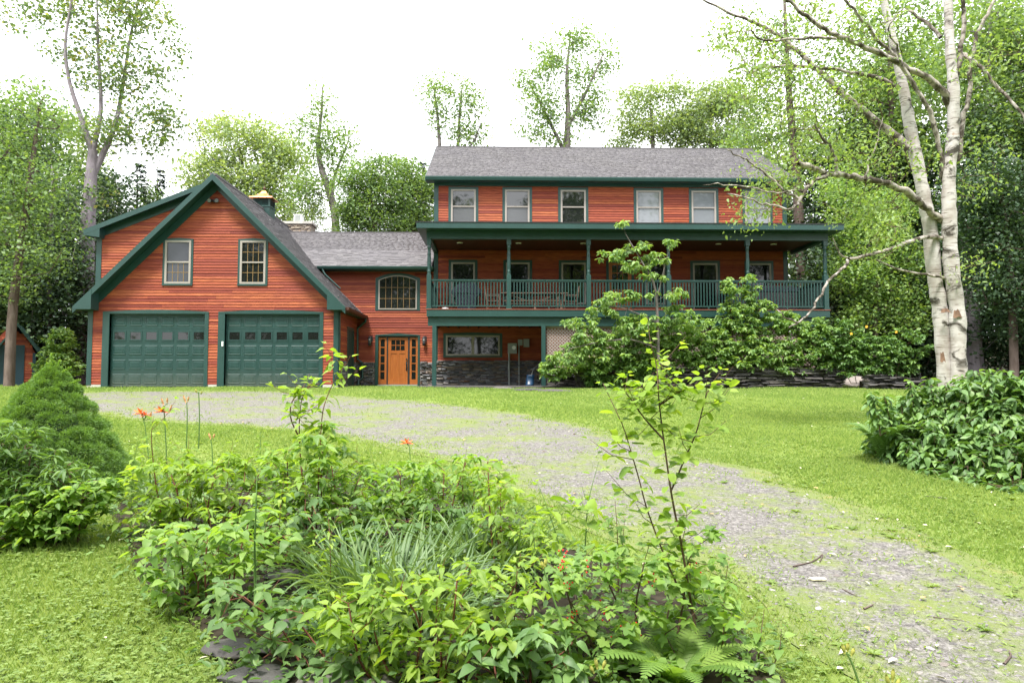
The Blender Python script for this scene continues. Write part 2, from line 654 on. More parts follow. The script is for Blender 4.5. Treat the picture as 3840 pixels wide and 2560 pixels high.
def poly_dist(pts, poly):
    """signed distance, positive inside"""
    pts = np.asarray(pts, float)
    a = poly
    b = np.roll(poly, -1, 0)
    best = np.full(len(pts), 1e9)
    ins = np.zeros(len(pts), bool)
    for p, r in zip(a, b):
        e = r - p
        t = np.clip(((pts - p) @ e) / (e @ e), 0, 1)
        best = np.minimum(best, np.linalg.norm(pts - p - t[:, None] * e, axis=1))
        c = (p[1] > pts[:, 1]) != (r[1] > pts[:, 1])
        xx = (r[0] - p[0]) * (pts[:, 1] - p[1]) / (r[1] - p[1] + 1e-12) + p[0]
        ins ^= c & (pts[:, 0] < xx)
    return np.where(ins, best, -best)


def wob(x, y, s=1.):
    return (np.sin(x * 2.3 * s + 1.3 * np.sin(y * 1.7 * s)) + np.sin(y * 3.1 * s + x * 1.1 * s) + .7 * np.sin(x * 6.1 * s + y * 5.3 * s)) / 2.7


def sheet(name, poly, mat, zoff, res, pad=.25, edge=1.0, **t):
    lo, hi = poly.min(0) - .5, poly.max(0) + .5
    V, F = tri_grid(np.arange(lo[0], hi[0], res), np.arange(lo[1], hi[1], res), zoff)

    def sd_(p):
        return poly_dist(p, poly) + pad * wob(p[:, 0], p[:, 1])
    d = sd_(V[:, :2])
    F = F[(d[F] > 0).any(1)]
    used = np.unique(F)
    mp = -np.ones(len(V), int)
    mp[used] = np.arange(len(used))
    V, d = V[used], d[used]
    out = np.where(d < 0)[0]
    p = V[out, :2].copy()
    for _ in range(3):              # pull the outer corners onto the outline
        e_ = 1e-3
        d0 = sd_(p)
        g = np.stack([(sd_(p + [e_, 0]) - d0) / e_, (sd_(p + [0, e_]) - d0) / e_], -1)
        g /= np.maximum((g * g).sum(1, keepdims=True), .3)
        p = p - np.clip(g * d0[:, None], -res, res)
    V[out, :2] = p
    V[:, 2] = ground(V[:, 0], V[:, 1]) + zoff
    return add(name, np_mesh(name, V, mp[F], mat, smooth=True, extra={'edge': np.clip(1 - d / edge, 0, 1)}), kind='structure', **t)


sheet('driveway', DRIVE, 'gravel', .008, .09, .16, .42, label='grey gravel driveway with moss and grass creeping in')
sheet('garden_bed', BED, 'soil', .014, .08, .12, label='dark soil of the overgrown garden bed')
cbox('patio_slab', 'slate', None, -2.9, 3.4, 25.2, 29.2, -.06, .045, kind='structure')

# =================================================================== HOUSE
YG, YL, YM = 26.1, 29.5, 29.2
house = thing('house', (-2, 27, 0), 'red-stained clapboard house with green trim, attached two-door garage and long raised porch', 'house')
CXG, GH = -10.67, 5.03            # garage ridge x, half width at the eave tips
ZA = 8.04                          # garage ridge height


def zg(x):
    return ZA - abs(x - CXG)


CLAP = None


def clap_mesh():
    global CLAP
    if CLAP is None:
        b = B()
        b.v = [(0, 0, 0), (1, 0, 0), (1, -1, 0), (0, -1, 0), (0, 0, 1), (1, 0, 1), (1, -.3, 1), (0, -.3, 1)]
        b.f = [(0, 1, 2, 3), (4, 7, 6, 5), (0, 4, 5, 1), (3, 2, 6, 7), (0, 3, 7, 4), (1, 5, 6, 2)]
        CLAP = b.mesh('clapboard', 'clap')
    return CLAP


EXPO = .108


def clapboards(parent, z0, z1, Y, lim, holes=(), side=None, th=.036):
    """boards in courses; lim(z) gives the span, holes are (x0,x1,z0,z1)"""
    k = 0
    z = z0
    while z < z1 - .02:
        h = min(EXPO, z1 - z)
        a, b = lim(z + h * .5)
        segs = [(a, b)]
        for (hx0, hx1, hz0, hz1) in holes:
            if hz0 < z + h * .5 < hz1:
                ns = []
                for (s, e) in segs:
                    if hx1 <= s or hx0 >= e:
                        ns.append((s, e))
                    else:
                        if hx0 - s > .02:
                            ns.append((s, hx0))
                        if e - hx1 > .02:
                            ns.append((hx1, e))
                segs = ns
        for (s, e) in segs:
            x = s
            while e - x > .01:
                L = random.uniform(1.8, 4.8)
                if e - x - L < .7:
                    L = e - x
                D = Matrix.Diagonal((float(L - .003), th * random.uniform(.9, 1.1), float(h + .012), 1))
                if side is None:
                    M = T(x, Y, z) @ D
                else:
                    M = T(side, x, z) @ Matrix.Rotation(pi / 2, 4, 'Z') @ D
                add('clapboard', clap_mesh(), parent, M)
                x += L
        z += EXPO


def window(x0, x1, z0, z1, Y, casing=.11, style='double', glass_t='glass', glass_b='glass', grid=(0, 0), crown=False, sill=True, lower_grid=True, upper_grid=True):
    """frame is the part; casing, panes, muntins its pieces. x0..z1 is the frame's outer edge"""
    f = .075
    b = B()
    b.box(x0, x0 + f, Y - .055, Y + .03, z0, z1).box(x1 - f, x1, Y - .055, Y + .03, z0, z1)
    b.box(x0 + f, x1 - f, Y - .055, Y + .03, z1 - f, z1).box(x0 + f, x1 - f, Y - .055, Y + .03, z0, z0 + f)
    zm = (z0 + z1) / 2
    if style == 'double':
        b.box(x0 + f, x1 - f, Y - .045, Y + .03, zm - .028, zm + .028)
    if style == 'pair':
        xm = (x0 + x1) / 2
        b.box(xm - .06, xm + .06, Y - .05, Y + .03, z0 + f, z1 - f)
    wdw = b.add('window', 'taupe', house)
    c = B()
    c.box(x0 - casing, x0, Y - .042, Y, z0 - (.05 if sill else 0), z1)
    c.box(x1, x1 + casing, Y - .042, Y, z0 - (.05 if sill else 0), z1)
    if crown:
        c.prism([(x0 - casing, z1), (x1 + casing, z1), (x1 + casing, z1 + casing * .75), ((x0 + x1) / 2, z1 + casing * 1.2), (x0 - casing, z1 + casing * .75)], 'y', Y - .045, Y)
    else:
        c.box(x0 - casing, x1 + casing, Y - .045, Y, z1, z1 + casing)
    if sill:
        c.box(x0 - casing + .0, x1 + casing, Y - .07, Y, z0 - .07, z0)
    c.add('casing', 'green', wdw)
    if style == 'double':
        panes = [(x0 + f, x1 - f, zm + .028, z1 - f, glass_t, Y - .012, upper_grid), (x0 + f, x1 - f, z0 + f, zm - .028, glass_b, Y - .002, lower_grid)]
    elif style == 'pair':
        panes = [(x0 + f, xm - .06, z0 + f, z1 - f, glass_t, Y - .01, True), (xm + .06, x1 - f, z0 + f, z1 - f, glass_b, Y - .01, True)]
    else:
        panes = [(x0 + f, x1 - f, z0 + f, z1 - f, glass_t, Y - .01, True)]
    for (a, bb, c0, c1, g, yy, gr) in panes:
        cbox('pane', g, wdw, a - .01, bb + .01, yy, yy + .02, c0 - .01, c1 + .01)
        nx, nz = grid
        if gr and nx:
            for i in range(1, nx):
                xx = a + (bb - a) * i / nx
                cbox('muntin', 'brass', wdw, xx - .009, xx + .009, yy - .008, yy - .001, c0, c1)
            for i in range(1, nz):
                zz = c0 + (c1 - c0) * i / nz
                cbox('muntin', 'brass', wdw, a, bb, yy - .010, yy - .003, zz - .009, zz + .009)
    return wdw


# ---- roofs
def shingles(parent, O, U, Vv, lu, lv, tab=.32, expo=.145, inside=None, parts=0):
    """courses of tabs on a slope: O eave corner, U unit along the eave, Vv unit up the slope"""
    O, U, Vv = (np.asarray(a, float) for a in (O, U, Vv))
    N = np.cross(U, Vv)
    if N[2] < 0:
        N = -N
    items = []
    r = 0
    v = 0.
    while v < lv:
        u = -RS.uniform(0, tab)
        while u < lu:
            wd = tab * RS.uniform(.45, 1.25)
            a, b = max(u, 0), min(u + wd, lu)
            if b - a > .04:
                t = .007 if RS.rand() < .55 else .017
                items.append((a, b - .004, v, min(v + expo * 1.18, lv), t + RS.uniform(0, .003)))
            u += wd
        v += expo
        r += 1
    if inside is not None:
        items = [i for i in items if inside(O + U * (i[0] + i[1]) / 2 + Vv * (i[2] + i[3]) / 2)]
    A = np.array(items)
    np_parts = min(parts, len(A))
    if np_parts:
        b = B()
        b.v = [(0, 0, 0), (1, 0, 0), (1, 1, 0), (0, 1, 0), (0, 0, 1), (1, 0, 1), (1, 1, .25), (0, 1, .25)]
        b.f = [(4, 5, 6, 7), (0, 1, 5, 4), (1, 2, 6, 5), (3, 0, 4, 7), (2, 3, 7, 6)]
        me = b.mesh('shingle', 'shingle')
        R = Matrix((tuple(U), tuple(Vv), tuple(N))).transposed().to_4x4()
        for (a, b2, c, d, t) in A[:np_parts]:
            p = O + U * a + Vv * c
            add('shingle', me, parent, T(*p) @ R @ Matrix.Diagonal((float(b2 - a), float(d - c), float(t), 1)))
        A = A[np_parts:]
    if len(A):
        u = A[:, [0, 1, 1, 0]]
        vv = A[:, [2, 2, 3, 3]]
        base = O + u[..., None] * U + vv[..., None] * Vv
        h = np.stack([A[:, 4], A[:, 4], A[:, 4] * .25, A[:, 4] * .25], 1)
        top = base + h[..., None] * N
        Vs = np.concatenate([base, top], 1).reshape(-1, 3)
        k = np.arange(len(A))[:, None] * 8
        F = np.concatenate([k + np.array(f) for f in ([4, 5, 6, 7], [0, 1, 5, 4], [1, 2, 6, 5], [3, 0, 4, 7])])
        tint = np.repeat(RS.rand(len(A)), 8)
        add('shingles', np_mesh('shingles', Vs, F, 'shingle', tint), parent, None, kind='stuff')


def roof_slab(name, p0, p1, p2, p3, th, mat='shingle'):
    """p0,p1 eave ends, p2,p3 ridge ends (same order), thickness downward"""
    P4 = [np.asarray(p, float) for p in (p0, p1, p2, p3)]
    lo = [p - np.array([0, 0, th]) for p in P4]
    b = B()
    b.v = [tuple(p) for p in P4 + lo]
    b.f = [(0, 1, 2, 3), (7, 6, 5, 4), (0, 4, 5, 1), (1, 5, 6, 2), (2, 6, 7, 3), (3, 7, 4, 0)]
    return b.add(name, mat, house)


S2 = 1 / math.sqrt(2)
YB = 37.0
# garage: right slope, left slope
gr = roof_slab('garage_roof', (CXG + GH, 25.62, ZA - GH), (CXG + GH, YB, ZA - GH), (CXG, YB, ZA), (CXG, 25.62, ZA), .10)
gl = roof_slab('garage_roof', (CXG - GH, 25.62, ZA - GH), (CXG - GH, YB, ZA - GH), (CXG, YB, ZA), (CXG, 25.62, ZA), .10)
LE, LR = (29.05, 5.10), (32.75, 7.32)      # link roof eave (y,z), ridge (y,z)


def link_z(y):
    return LE[1] + (LR[1] - LE[1]) * (y - LE[0]) / (LR[0] - LE[0])


def keep_garage(p):
    return not (LE[0] < p[1] < LR[0] and p[2] < link_z(p[1]) - .02)


shingles(gr, (CXG + GH, 25.62, ZA - GH), (0, 1, 0), (-S2, 0, S2), YB - 25.62, GH / S2, inside=keep_garage)
shingles(gl, (CXG - GH, 25.62, ZA - GH), (0, 1, 0), (S2, 0, S2), 2.0, GH / S2)
B().box(CXG - .11, CXG + .11, 25.6, YB, ZA - .07, ZA + .012).add('ridge_cap', 'shingle', gr)

# garage rake boards, soffits, eave returns
for s in (-1, 1):
    x0, x1 = CXG, CXG + s * (GH + .0)
    b = B()
    poly = [(x0, ZA - .012), (x1, ZA - GH - .012), (x1, ZA - GH - .26), (x0, ZA - .26)]
    b.prism(poly if s > 0 else poly[::-1], 'y', 25.57, 25.615)
    b.add('rake_board', 'green', house)
    b = B()
    poly = [(x0, ZA - .13), (x1, ZA - GH - .13), (x1, ZA - GH - .17), (x0, ZA - .17)]
    b.prism(poly if s > 0 else poly[::-1], 'y', 25.618, YG + .02)
    b.add('rake_soffit', 'green', house)
    b = B()
    poly = [(x0, ZA - .18), (x1 - s * .35, ZA - GH + .35 - .18), (x1 - s * .35, ZA - GH + .35 - .52), (x0, ZA - .52)]
    b.prism(poly if s > 0 else poly[::-1], 'y', YG - .05, YG - .001)
    b.add('frieze_board', 'green', house)
    b = B()
    xr = CXG + s * (GH - .68)
    poly = [(x1, ZA - GH - .05), (xr, ZA - GH + .62), (xr, ZA - GH - .11), (x1 - s * .02, ZA - GH - .11)]
    b.prism(poly if s > 0 else poly[::-1], 'y', 25.56, YG + .15)
    b.add('eave_return', 'green', house)
    b = B()
    b.box(min(x1, x1 - s * .4), max(x1, x1 - s * .4), YG + .15, YL if s > 0 else YB, ZA - GH - .12, ZA - GH - .09)
    b.add('eave_soffit', 'green', house)
    b = B()
    b.box(min(x1, x1 + s * .03), max(x1, x1 + s * .03), 25.62, YL if s > 0 else YB, ZA - GH - .15, ZA - GH - .01)
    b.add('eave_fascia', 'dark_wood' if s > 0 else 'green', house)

# garage walls: backing with two door openings, then clapboards
GX0, GX1 = -15.40, -6.00
DL = (-14.60, -11.03, 0.03, 2.76)
DR = (-10.28, -6.71, 0.03, 2.76)
bk = B()
bk.box(GX0, DL[0], YG, YG + .15, .1, 2.80).box(DL[1], DR[0], YG, YG + .15, .1, 2.80).box(DR[1], GX1, YG, YG + .15, .1, 2.80)
bk.prism([(GX0, 2.80), (GX1, 2.80), (GX1, zg(GX1) - .12), (CXG, ZA - .12), (GX0, zg(GX0) - .12)], 'y', YG, YG + .15)
gw = bk.add('garage_wall', 'clap', house)
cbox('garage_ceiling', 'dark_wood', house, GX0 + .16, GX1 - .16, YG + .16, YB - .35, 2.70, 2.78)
cbox('door_header', 'green', house, GX0 + .3, GX1 - .3, YG + .06, YG + .155, 2.745, 2.82)
holes = [(-14.85, -10.90, 0, 2.87), (-10.53, -6.58, 0, 2.87), (-12.68, -11.52, 3.86, 5.66), (-9.82, -8.70, 3.86, 5.66)]
clapboards(gw, .12, 7.7, YG, lambda z: (max(GX0 + .17, CXG - (ZA - z) + .2), min(GX1 - .17, CXG + (ZA - z) - .2)), holes)
for x in (GX0, GX1 - .18):
    cbox('corner_board', 'green', house, x, x + .18, YG - .045, YG - .001, .08, 3.45)
B().box(GX1 - .18, GX1 + .02, YG, YG + .02, .08, 2.95).box(GX1 - .001, GX1 + .04, YG + .02, YG + .2, .08, 2.95).add('corner_board', 'green', house)
pl = B()
for a, b_ in ((GX0 + .02, DL[0] - .22), (DL[1] + .16, DR[0] - .26), (DR[1] + .14, GX1 - .01)):
    pl.box(a, b_, YG - .03, YG + .15, -.3, .10)
pl.add('concrete_plinth', 'concrete', house)
# side walls
sw = B().box(GX1 - .15, GX1, YG + .15, YL, 1.0, 2.98).add('garage_side_wall', 'clap', house)
clapboards(sw, 1.0, 2.96, None, lambda z: (YG + .2, YL - .02), [(27.55, 28.75, 0, 2.42)], side=GX1)
cbox('garage_side_wall', 'clap', house, GX0, GX0 + .15, YG + .15, YB, -.2, 3.1)
cbox('garage_back_wall', 'clap', house, GX0 + .15, GX1, YB - .3, YB - .15, -.2, 3.1)
sdoor = B().box(GX1 - .06, GX1 + .012, 27.62, 28.68, .05, 2.3).add('side_door', 'green_door', house)
B().box(GX1, GX1 + .045, 27.52, 27.62, .05, 2.42).box(GX1, GX1 + .045, 28.68, 28.78, .05, 2.42).box(GX1, GX1 + .045, 27.62, 28.68, 2.3, 2.42).add('casing', 'green', sdoor)


def garage_door(x0, x1, z0, z1, keypad):
    Y = YG + .10
    d = B()
    rows = 5
    rh = (z1 - z0) / rows
    for r in range(rows):
        d.box(x0, x1, Y, Y + .05, z0 + r * rh + .004, z0 + (r + 1) * rh - .004)
    d.box(x0, x1, Y + .012, Y + .04, z0, z1)
    g = d.add('garage_door', 'green_door', house)
    cw = (x1 - x0) / 6
    pb = B()          # raised panel with a sloping border
    pb.v = [(0, 0, 0), (1, 0, 0), (1, 0, 1), (0, 0, 1), (.06, -1, .09), (.94, -1, .09), (.94, -1, .91), (.06, -1, .91), (.1, -.35, .16), (.9, -.35, .16), (.9, -.35, .84), (.1, -.35, .84), (.17, -.9, .27), (.83, -.9, .27), (.83, -.9, .73), (.17, -.9, .73)]
    pb.f = []
    for k in (0, 4, 8):
        for i in range(4):
            j = (i + 1) % 4
            pb.f.append((k + i, k + j, k + 4 + j, k + 4 + i))
    pb.f.append((12, 13, 14, 15))
    if 'panel' not in CUBES:
        CUBES['panel'] = pb.mesh('panel', 'green_door')
    for r in range(rows):
        for c in range(6):
            px0, px1 = x0 + c * cw + .085, x0 + (c + 1) * cw - .025
            pz0, pz1 = z0 + r * rh + .085, z0 + (r + 1) * rh - .075
            if r == 3:
                cbox('pane', 'glass', g, px0 + .05, px1 - .05, Y - .006, Y - .001, pz0 + .05, pz1 - .05)
                f = B()
                f.box(px0, px0 + .05, Y - .016, Y - .001, pz0, pz1).box(px1 - .05, px1, Y - .016, Y - .001, pz0, pz1)
                f.box(px0 + .05, px1 - .05, Y - .016, Y - .001, pz0, pz0 + .05).box(px0 + .05, px1 - .05, Y - .016, Y - .001, pz1 - .05, pz1)
                f.add('pane_frame', 'green_door', g)
            else:
                add('panel', CUBES['panel'], g, T(px0, Y - .001, pz0) @ Matrix.Diagonal((float(px1 - px0), .013, float(pz1 - pz0), 1)))
    c = B()
    jw = .25
    c.box(x0 - jw, x0, YG - .05, YG + .1, z0 - .02, z1 + .02).box(x1, x1 + .14, YG - .05, YG + .1, z0 - .02, z1 + .02)
    xm = (x0 + x1) / 2
    c.prism([(x0 - jw, z1 + .02), (x1 + .14, z1 + .02), (x1 + .14, z1 + .10), (xm + .4, z1 + .17), (xm - .4, z1 + .17), (x0 - jw, z1 + .10)], 'y', YG - .055, YG + .1)
    c.add('casing', 'green', g)
    cbox('bottom_seal', 'black_metal', g, x0, x1, Y - .01, Y + .05, -.03, z0)
    if keypad:
        cbox('keypad', 'white_metal', g, x0 - .09, x0 - .03, YG - .085, YG - .052, 1.55, 1.73)


garage_door(*DL, False)
garage_door(*DR, True)
window(-12.59, -11.61, 3.92, 5.58, YG, .08, 'double', 'glass_dim', 'glass_dim', (4, 2), True, upper_grid=False)
window(-9.76, -8.79, 3.92, 5.58, YG, .08, 'double', 'glass', 'glass', (4, 2), True)
# floodlight
fl = B().box(-10.80, -10.70, YG - .08, YG - .02, 7.04, 7.16).add('floodlight', 'black_metal', house)
for s in (-1, 1):
    b = B().tube([(-10.75 + s * .07, YG - .08, 7.09), (-10.75 + s * .11, YG - .13, 7.09), (-10.75 + s * .14, YG - .24, 7.07)], [.05, .065, .085], 12)
    b.add('lamp_head', 'black_metal', fl, True)
    B().tube([(-10.75 + s * .14, YG - .235, 7.07), (-10.75 + s * .142, YG - .25, 7.067)], [.075, .07], 12).add('lens', 'glass_screen', fl)

# shed dormer on the left slope
DY = 26.62
xd0 = -15.45
zt = lambda x: 7.86 + (x + 11.28) * (7.86 - 6.04) / (11.28 - 15.74) * -1 if False else 7.86 - (-11.28 - x) * (7.86 - 6.04) / (15.74 - 11.28)
dw = B().prism([(xd0, zg(xd0) - .2), (xd0 + 4.2, zg(xd0 + 4.2) - .2), (xd0 + 4.2, zt(xd0 + 4.2) - .2), (xd0, zt(xd0) - .2)], 'y', DY, DY + .1).add('dormer_wall', 'clap', house)
clapboards(dw, 3.35, 7.5, DY, lambda z: (max(xd0 + .18, -11.28 - (7.86 - z - .3) / ((7.86 - 6.04) / 4.46)), min(CXG - (ZA - z) + .25, CXG - .3)))
cbox('corner_board', 'green', dw, xd0 - .02, xd0 + .18, DY - .045, DY, 3.2, zt(xd0) - .2)
cbox('dormer_side_wall', 'clap', house, xd0, xd0 + .1, DY + .1, 36, 3.0, zt(xd0) - .2)
dr = roof_slab('dormer_roof', (-15.78, 26.27, zt(-15.78)), (-15.78, 36.4, zt(-15.78)), (-10.9, 36.4, zt(-10.9)), (-10.9, 26.27, zt(-10.9)), .06)
b = B().prism([(-15.78, zt(-15.78) - .01), (-15.78, zt(-15.78) - .2), (-10.95, zt(-10.95) - .2), (-10.95, zt(-10.95) - .01)], 'y', 26.235, 26.268)
b.add('rake_board', 'green', dr)
B().prism([(-15.78, zt(-15.78) - .08), (-15.78, zt(-15.78) - .12), (-10.95, zt(-10.95) - .12), (-10.95, zt(-10.95) - .08)], 'y', 26.27, DY + .02).add('rake_soffit', 'green', dr)
B().prism([(xd0, zt(xd0) - .13), (xd0, zt(xd0) - .42), (-11.9, zt(-11.9) - .42), (-11.9, zt(-11.9) - .13)], 'y', DY - .045, DY - .001).add('frieze_board', 'green', dr)
B().prism([(-15.78, zt(-15.78) - .06), (-15.18, zt(-15.18) - .1), (-15.18, zt(-15.78) - .30), (-15.74, zt(-15.78) - .22)], 'y', 26.24, DY + .1).add('eave_return', 'green', dr)

# cupola with louvres and copper roof
CX, CY, CW = -10.69, 31.36, .38
cu = B().box(CX - CW, CX + CW, CY - CW, CY + CW, 7.2, 8.12).box(CX - CW - .03, CX + CW + .03, CY - CW - .03, CY + CW + .03, 8.12, 8.17).add('cupola', 'green', house)
for sx in (-1, 1):
    for sy in (-1, 1):
        x, y = CX + sx * (CW - .035), CY + sy * (CW - .035)
        cbox('corner_post', 'green', cu, x - .035, x + .035, y - .035, y + .035, 8.17, 8.5)
B().box(CX - CW + .03, CX + CW - .03, CY - CW + .03, CY + CW - .03, 8.17, 8.5).add('louvre_backing', 'black_metal', cu)
for i in range(6):
    z = 8.19 + i * .05
    b = B()
    b.v = [(CX - CW + .07, CY - CW - .005, z), (CX + CW - .07, CY - CW - .005, z), (CX + CW - .07, CY - CW + .045, z + .04), (CX - CW + .07, CY - CW + .045, z + .04)]
    b.v += [(x, y, zz + .008) for x, y, zz in b.v]
    b.f = [(0, 1, 2, 3), (7, 6, 5, 4), (0, 4, 5, 1), (1, 5, 6, 2), (2, 6, 7, 3), (3, 7, 4, 0)]
    b.add('louvre', 'green', cu)
    c = B()
    c.v = [(CX + (CY - y) * -1, CY + (x - CX), zz) if False else (CX - (y - CY), CY + (x - CX), zz) for x, y, zz in b.v]
    c.f = b.f
    c.add('louvre', 'green', cu)
prof = [(.52, 8.52), (.50, 8.56), (.36, 8.62), (.24, 8.70), (.15, 8.80), (.09, 8.90), (.07, 8.93)]
b = B()
for (r, z) in prof:
    b.v += [(CX - r, CY - r, z), (CX + r, CY - r, z), (CX + r, CY + r, z), (CX - r, CY + r, z)]
for k in range(len(prof) - 1):
    for i in range(4):
        j = (i + 1) % 4
        b.f.append((k * 4 + i, k * 4 + j, k * 4 + 4 + j, k * 4 + 4 + i))
b.f += [(0, 1, 2, 3), tuple(range(len(b.v) - 4, len(b.v)))]
cr_ = b.add('cupola_roof', 'copper', cu)
B().lathe([(.02, 8.92), (.02, 9.0), (.06, 9.03), (.07, 9.07), (.03, 9.11), (.012, 9.14), (.012, 9.28)], CX, CY, 10).add('finial', 'twig', cr_ if False else cu, True)

# chimney behind the link roof
CHY = 34.6
c0 = P(900 + 1090 / 7.127, 680 + 1060 / 7.127, CHY)
c1 = P(900 + 1900 / 7.127, 680 + 1130 / 7.127, CHY)
ch = B().box(c0[0] + .09, c1[0] - .03, CHY + .09, CHY + 1.0, 5.5, c1[2]).add('chimney', 'chimney_stone', house)
B().box(c0[0], c1[0] + .05, CHY, CHY + 1.1, c1[2], c0[2]).add('chimney_cap', 'concrete', ch)
f0 = P(900 + 1440 / 7.127, 680 + 880 / 7.127, CHY + .3)
f1 = P(900 + 1640 / 7.127, 680 + 1060 / 7.127, CHY + .3)
flu = B().box(f0[0], f1[0], CHY + .3, CHY + .75, c0[2], f0[2] - .04).box(f0[0] - .02, f1[0] + .02, CHY + .28, CHY + .77, f0[2] - .04, f0[2]).add('flue', 'white_metal', ch)
cbox('flue_screen', 'grey_metal', ch, f0[0] + .05, f1[0] - .05, CHY + .292, CHY + .299, c0[2] + .04, f0[2] - .07)

# stones: six block shapes shared by every course
STONES = {}


def stone_meshes(mat):
    if mat not in STONES:
        L = []
        for k in range(7):
            b = B().box(0, 1, 0, 1, 0, 1)
            rs = np.random.RandomState(40 + k)
            vv = []
            # front face (y=0) inset and pushed forward, all corners uneven
            for (x, y, z) in b.v:
                j = rs.uniform(-.06, .06, 3)
                vv.append((x + j[0], y, z + j[2] * 1.6))
            n = len(vv)
            front = [0, 1, 5, 4]
            for i in front:
                x, y, z = vv[i]
                vv.append((x + (.07 if x < .5 else -.07), -.5 + rs.uniform(-.25, .25), z + (.14 if z < .5 else -.14)))
            b.v = vv
            b.f = [f for f in b.f if set(f) != set(front)]
            a = [n, n + 1, n + 2, n + 3]
            for i in range(4):
                j = (i + 1) % 4
                b.f.append((front[i], a[i], a[j], front[j])[::-1])
            b.f.append(tuple(a)[::-1])
            L.append(b.mesh('stone', mat))
        STONES[mat] = L
    return STONES[mat]


def stone_wall(parent, a, b, z0, z1, mat, hmin, hmax, lmin, lmax, depth=.06, most=300, name='stone', ztop=None):
    """dry-laid stones along the ground line a->b, facing the camera side"""
    a, b = np.asarray(a, float), np.asarray(b, float)
    L = np.linalg.norm(b - a)
    ang = math.atan2(b[1] - a[1], b[0] - a[0])
    R = Matrix.Rotation(ang, 4, 'Z')
    ms = stone_meshes(mat)
    lst = []
    # loose courses that wander: several height bands per half metre
    z = z0
    while z < z1 - .01:
        h0 = random.uniform(hmin, hmax)
        x = -random.uniform(0, lmin)
        while x < L:
            l = random.uniform(lmin, lmax)
            x0, x1 = max(x, 0), min(x + l, L)
            if x1 - x0 > .03:
                zt_ = z1 if ztop is None else ztop(x0 / L)
                if z < zt_ - .01:
                    if random.random() < .28 and h0 > hmin * 1.5:
                        lst.append((x0, x1, z, z + h0 * .5))
                        lst.append((x0, x1, z + h0 * .5, z + h0))
                    else:
                        lst.append((x0, x1, z, min(z + h0 * random.uniform(.85, 1.1), zt_ + .02)))
            x += l
        z += h0
    for i, (x0, x1, c0_, c1_) in enumerate(lst[:most]):
        y = random.uniform(-.5, .5) * depth
        add(name, random.choice(ms), parent, T(a[0], a[1], 0) @ R @ T(x0, y, c0_ + .004) @ Matrix.Rotation(random.uniform(-.02, .02), 4, 'Y') @ Matrix.Diagonal((float(x1 - x0 - .008), depth, float(c1_ - c0_ - .008), 1)))
    if len(lst) > most:
        bb = B()
        for (x0, x1, c0_, c1_) in lst[most:]:
            m_ = T(a[0], a[1], 0) @ R @ T(x0, random.uniform(-.5, .5) * depth, c0_ + .004) @ Matrix.Diagonal((float(x1 - x0 - .008), depth, float(c1_ - c0_ - .008), 1))
            me = random.choice(ms)
            n = len(bb.v)
            bb.v += [tuple(m_ @ v.co) for v in me.vertices]
            bb.f += [tuple(n + i for i in p.vertices) for p in me.polygons]
        bb.add('stones', mat, parent, kind='stuff')


stone_wall(ch, (c0[0] + .09, CHY + .085), (c1[0] - .03, CHY + .085), 7.0, c1[2] - .01, 'chimney_stone', .06, .12, .12, .32, .05)

# ---- link wing
LX0, LX1 = GX1 + .0, -2.45
lk = B()
AW = (-5.08, -3.42, 3.29, 4.78)
ED = (-5.20, -3.27, 0.0, 2.20)
lk.box(LX0, ED[0] + .1, YL, YL + .15, 0, 5.0).box(-8.0, LX0 - .0005, YL, YL + .15, 3.0, 5.0).box(ED[1] - .1, LX1 + .15, YL, YL + .15, 0, 5.0).box(ED[0] + .1, ED[1] - .1, YL, YL + .15, 2.15, 5.0)
lw = lk.add('entry_wall', 'clap', house)
clapboards(lw, 1.0, 4.95, YL, lambda z: (LX0 if z < 2.97 else CXG + ZA - z - .12, LX1), [(ED[0], ED[1], 0, 2.24), (-5.21, -3.29, 3.22, 4.68), (-5.0, -3.5, 4.66, 4.84)])
B().box(-7.7, LX1, YL - .04, YL - .001, 4.93, 5.06).add('frieze_board', 'green', house)
lr = roof_slab('entry_roof', (-9.9, *LE), (-2.75, *LE), (-2.75, *LR), (-10.1, *LR), .10)
roof_slab('entry_roof', (-10.1, 36.45, 5.1), (-2.75, 36.45, 5.1), (-2.75, *LR), (-10.1, *LR), .10)
du = np.array([0, LR[0] - LE[0], LR[1] - LE[1]])
lv = np.linalg.norm(du)
shingles(lr, (-9.9, *LE), (1, 0, 0), du / lv, 7.15, lv, .30, .145, lambda p: p[2] > zg(p[0]) + .0, 300)
B().box(-10.0, -2.75, LR[0] - .1, LR[0] + .1, LR[1] - .05, LR[1] + .02).add('ridge_cap', 'shingle', lr)
# gutter, soffit and downspout
B().prism([(LE[0] - .12, LE[1] - .01), (LE[0] - .02, LE[1] - .01), (LE[0] - .02, LE[1] - .13), (LE[0] - .09, LE[1] - .13), (LE[0] - .12, LE[1] - .05)], 'x', -7.6, -2.7).add('gutter', 'green', lr)
B().box(-7.4, -2.7, LE[0], YL, LE[1] - .16, LE[1] - .13).add('eave_soffit', 'green', house)
g0 = CXG + GH
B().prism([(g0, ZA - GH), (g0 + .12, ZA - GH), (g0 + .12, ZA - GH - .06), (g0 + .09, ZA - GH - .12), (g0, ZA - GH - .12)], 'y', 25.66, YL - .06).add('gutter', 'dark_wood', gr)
B().tube([(g0 + .06, YL - .2, ZA - GH - .1), (g0 + .05, YL - .2, ZA - GH - .25), (-5.95, YL - .12, ZA - GH - .55), (-5.93, YL - .12, 1.15), (-5.72, YL - .18, 1.0), (-5.70, YL - .18, .35), (-5.85, YL - .25, .22), (-5.85, YL - .3, .05)], [.05] * 8, 8).add('downspout', 'green', house)
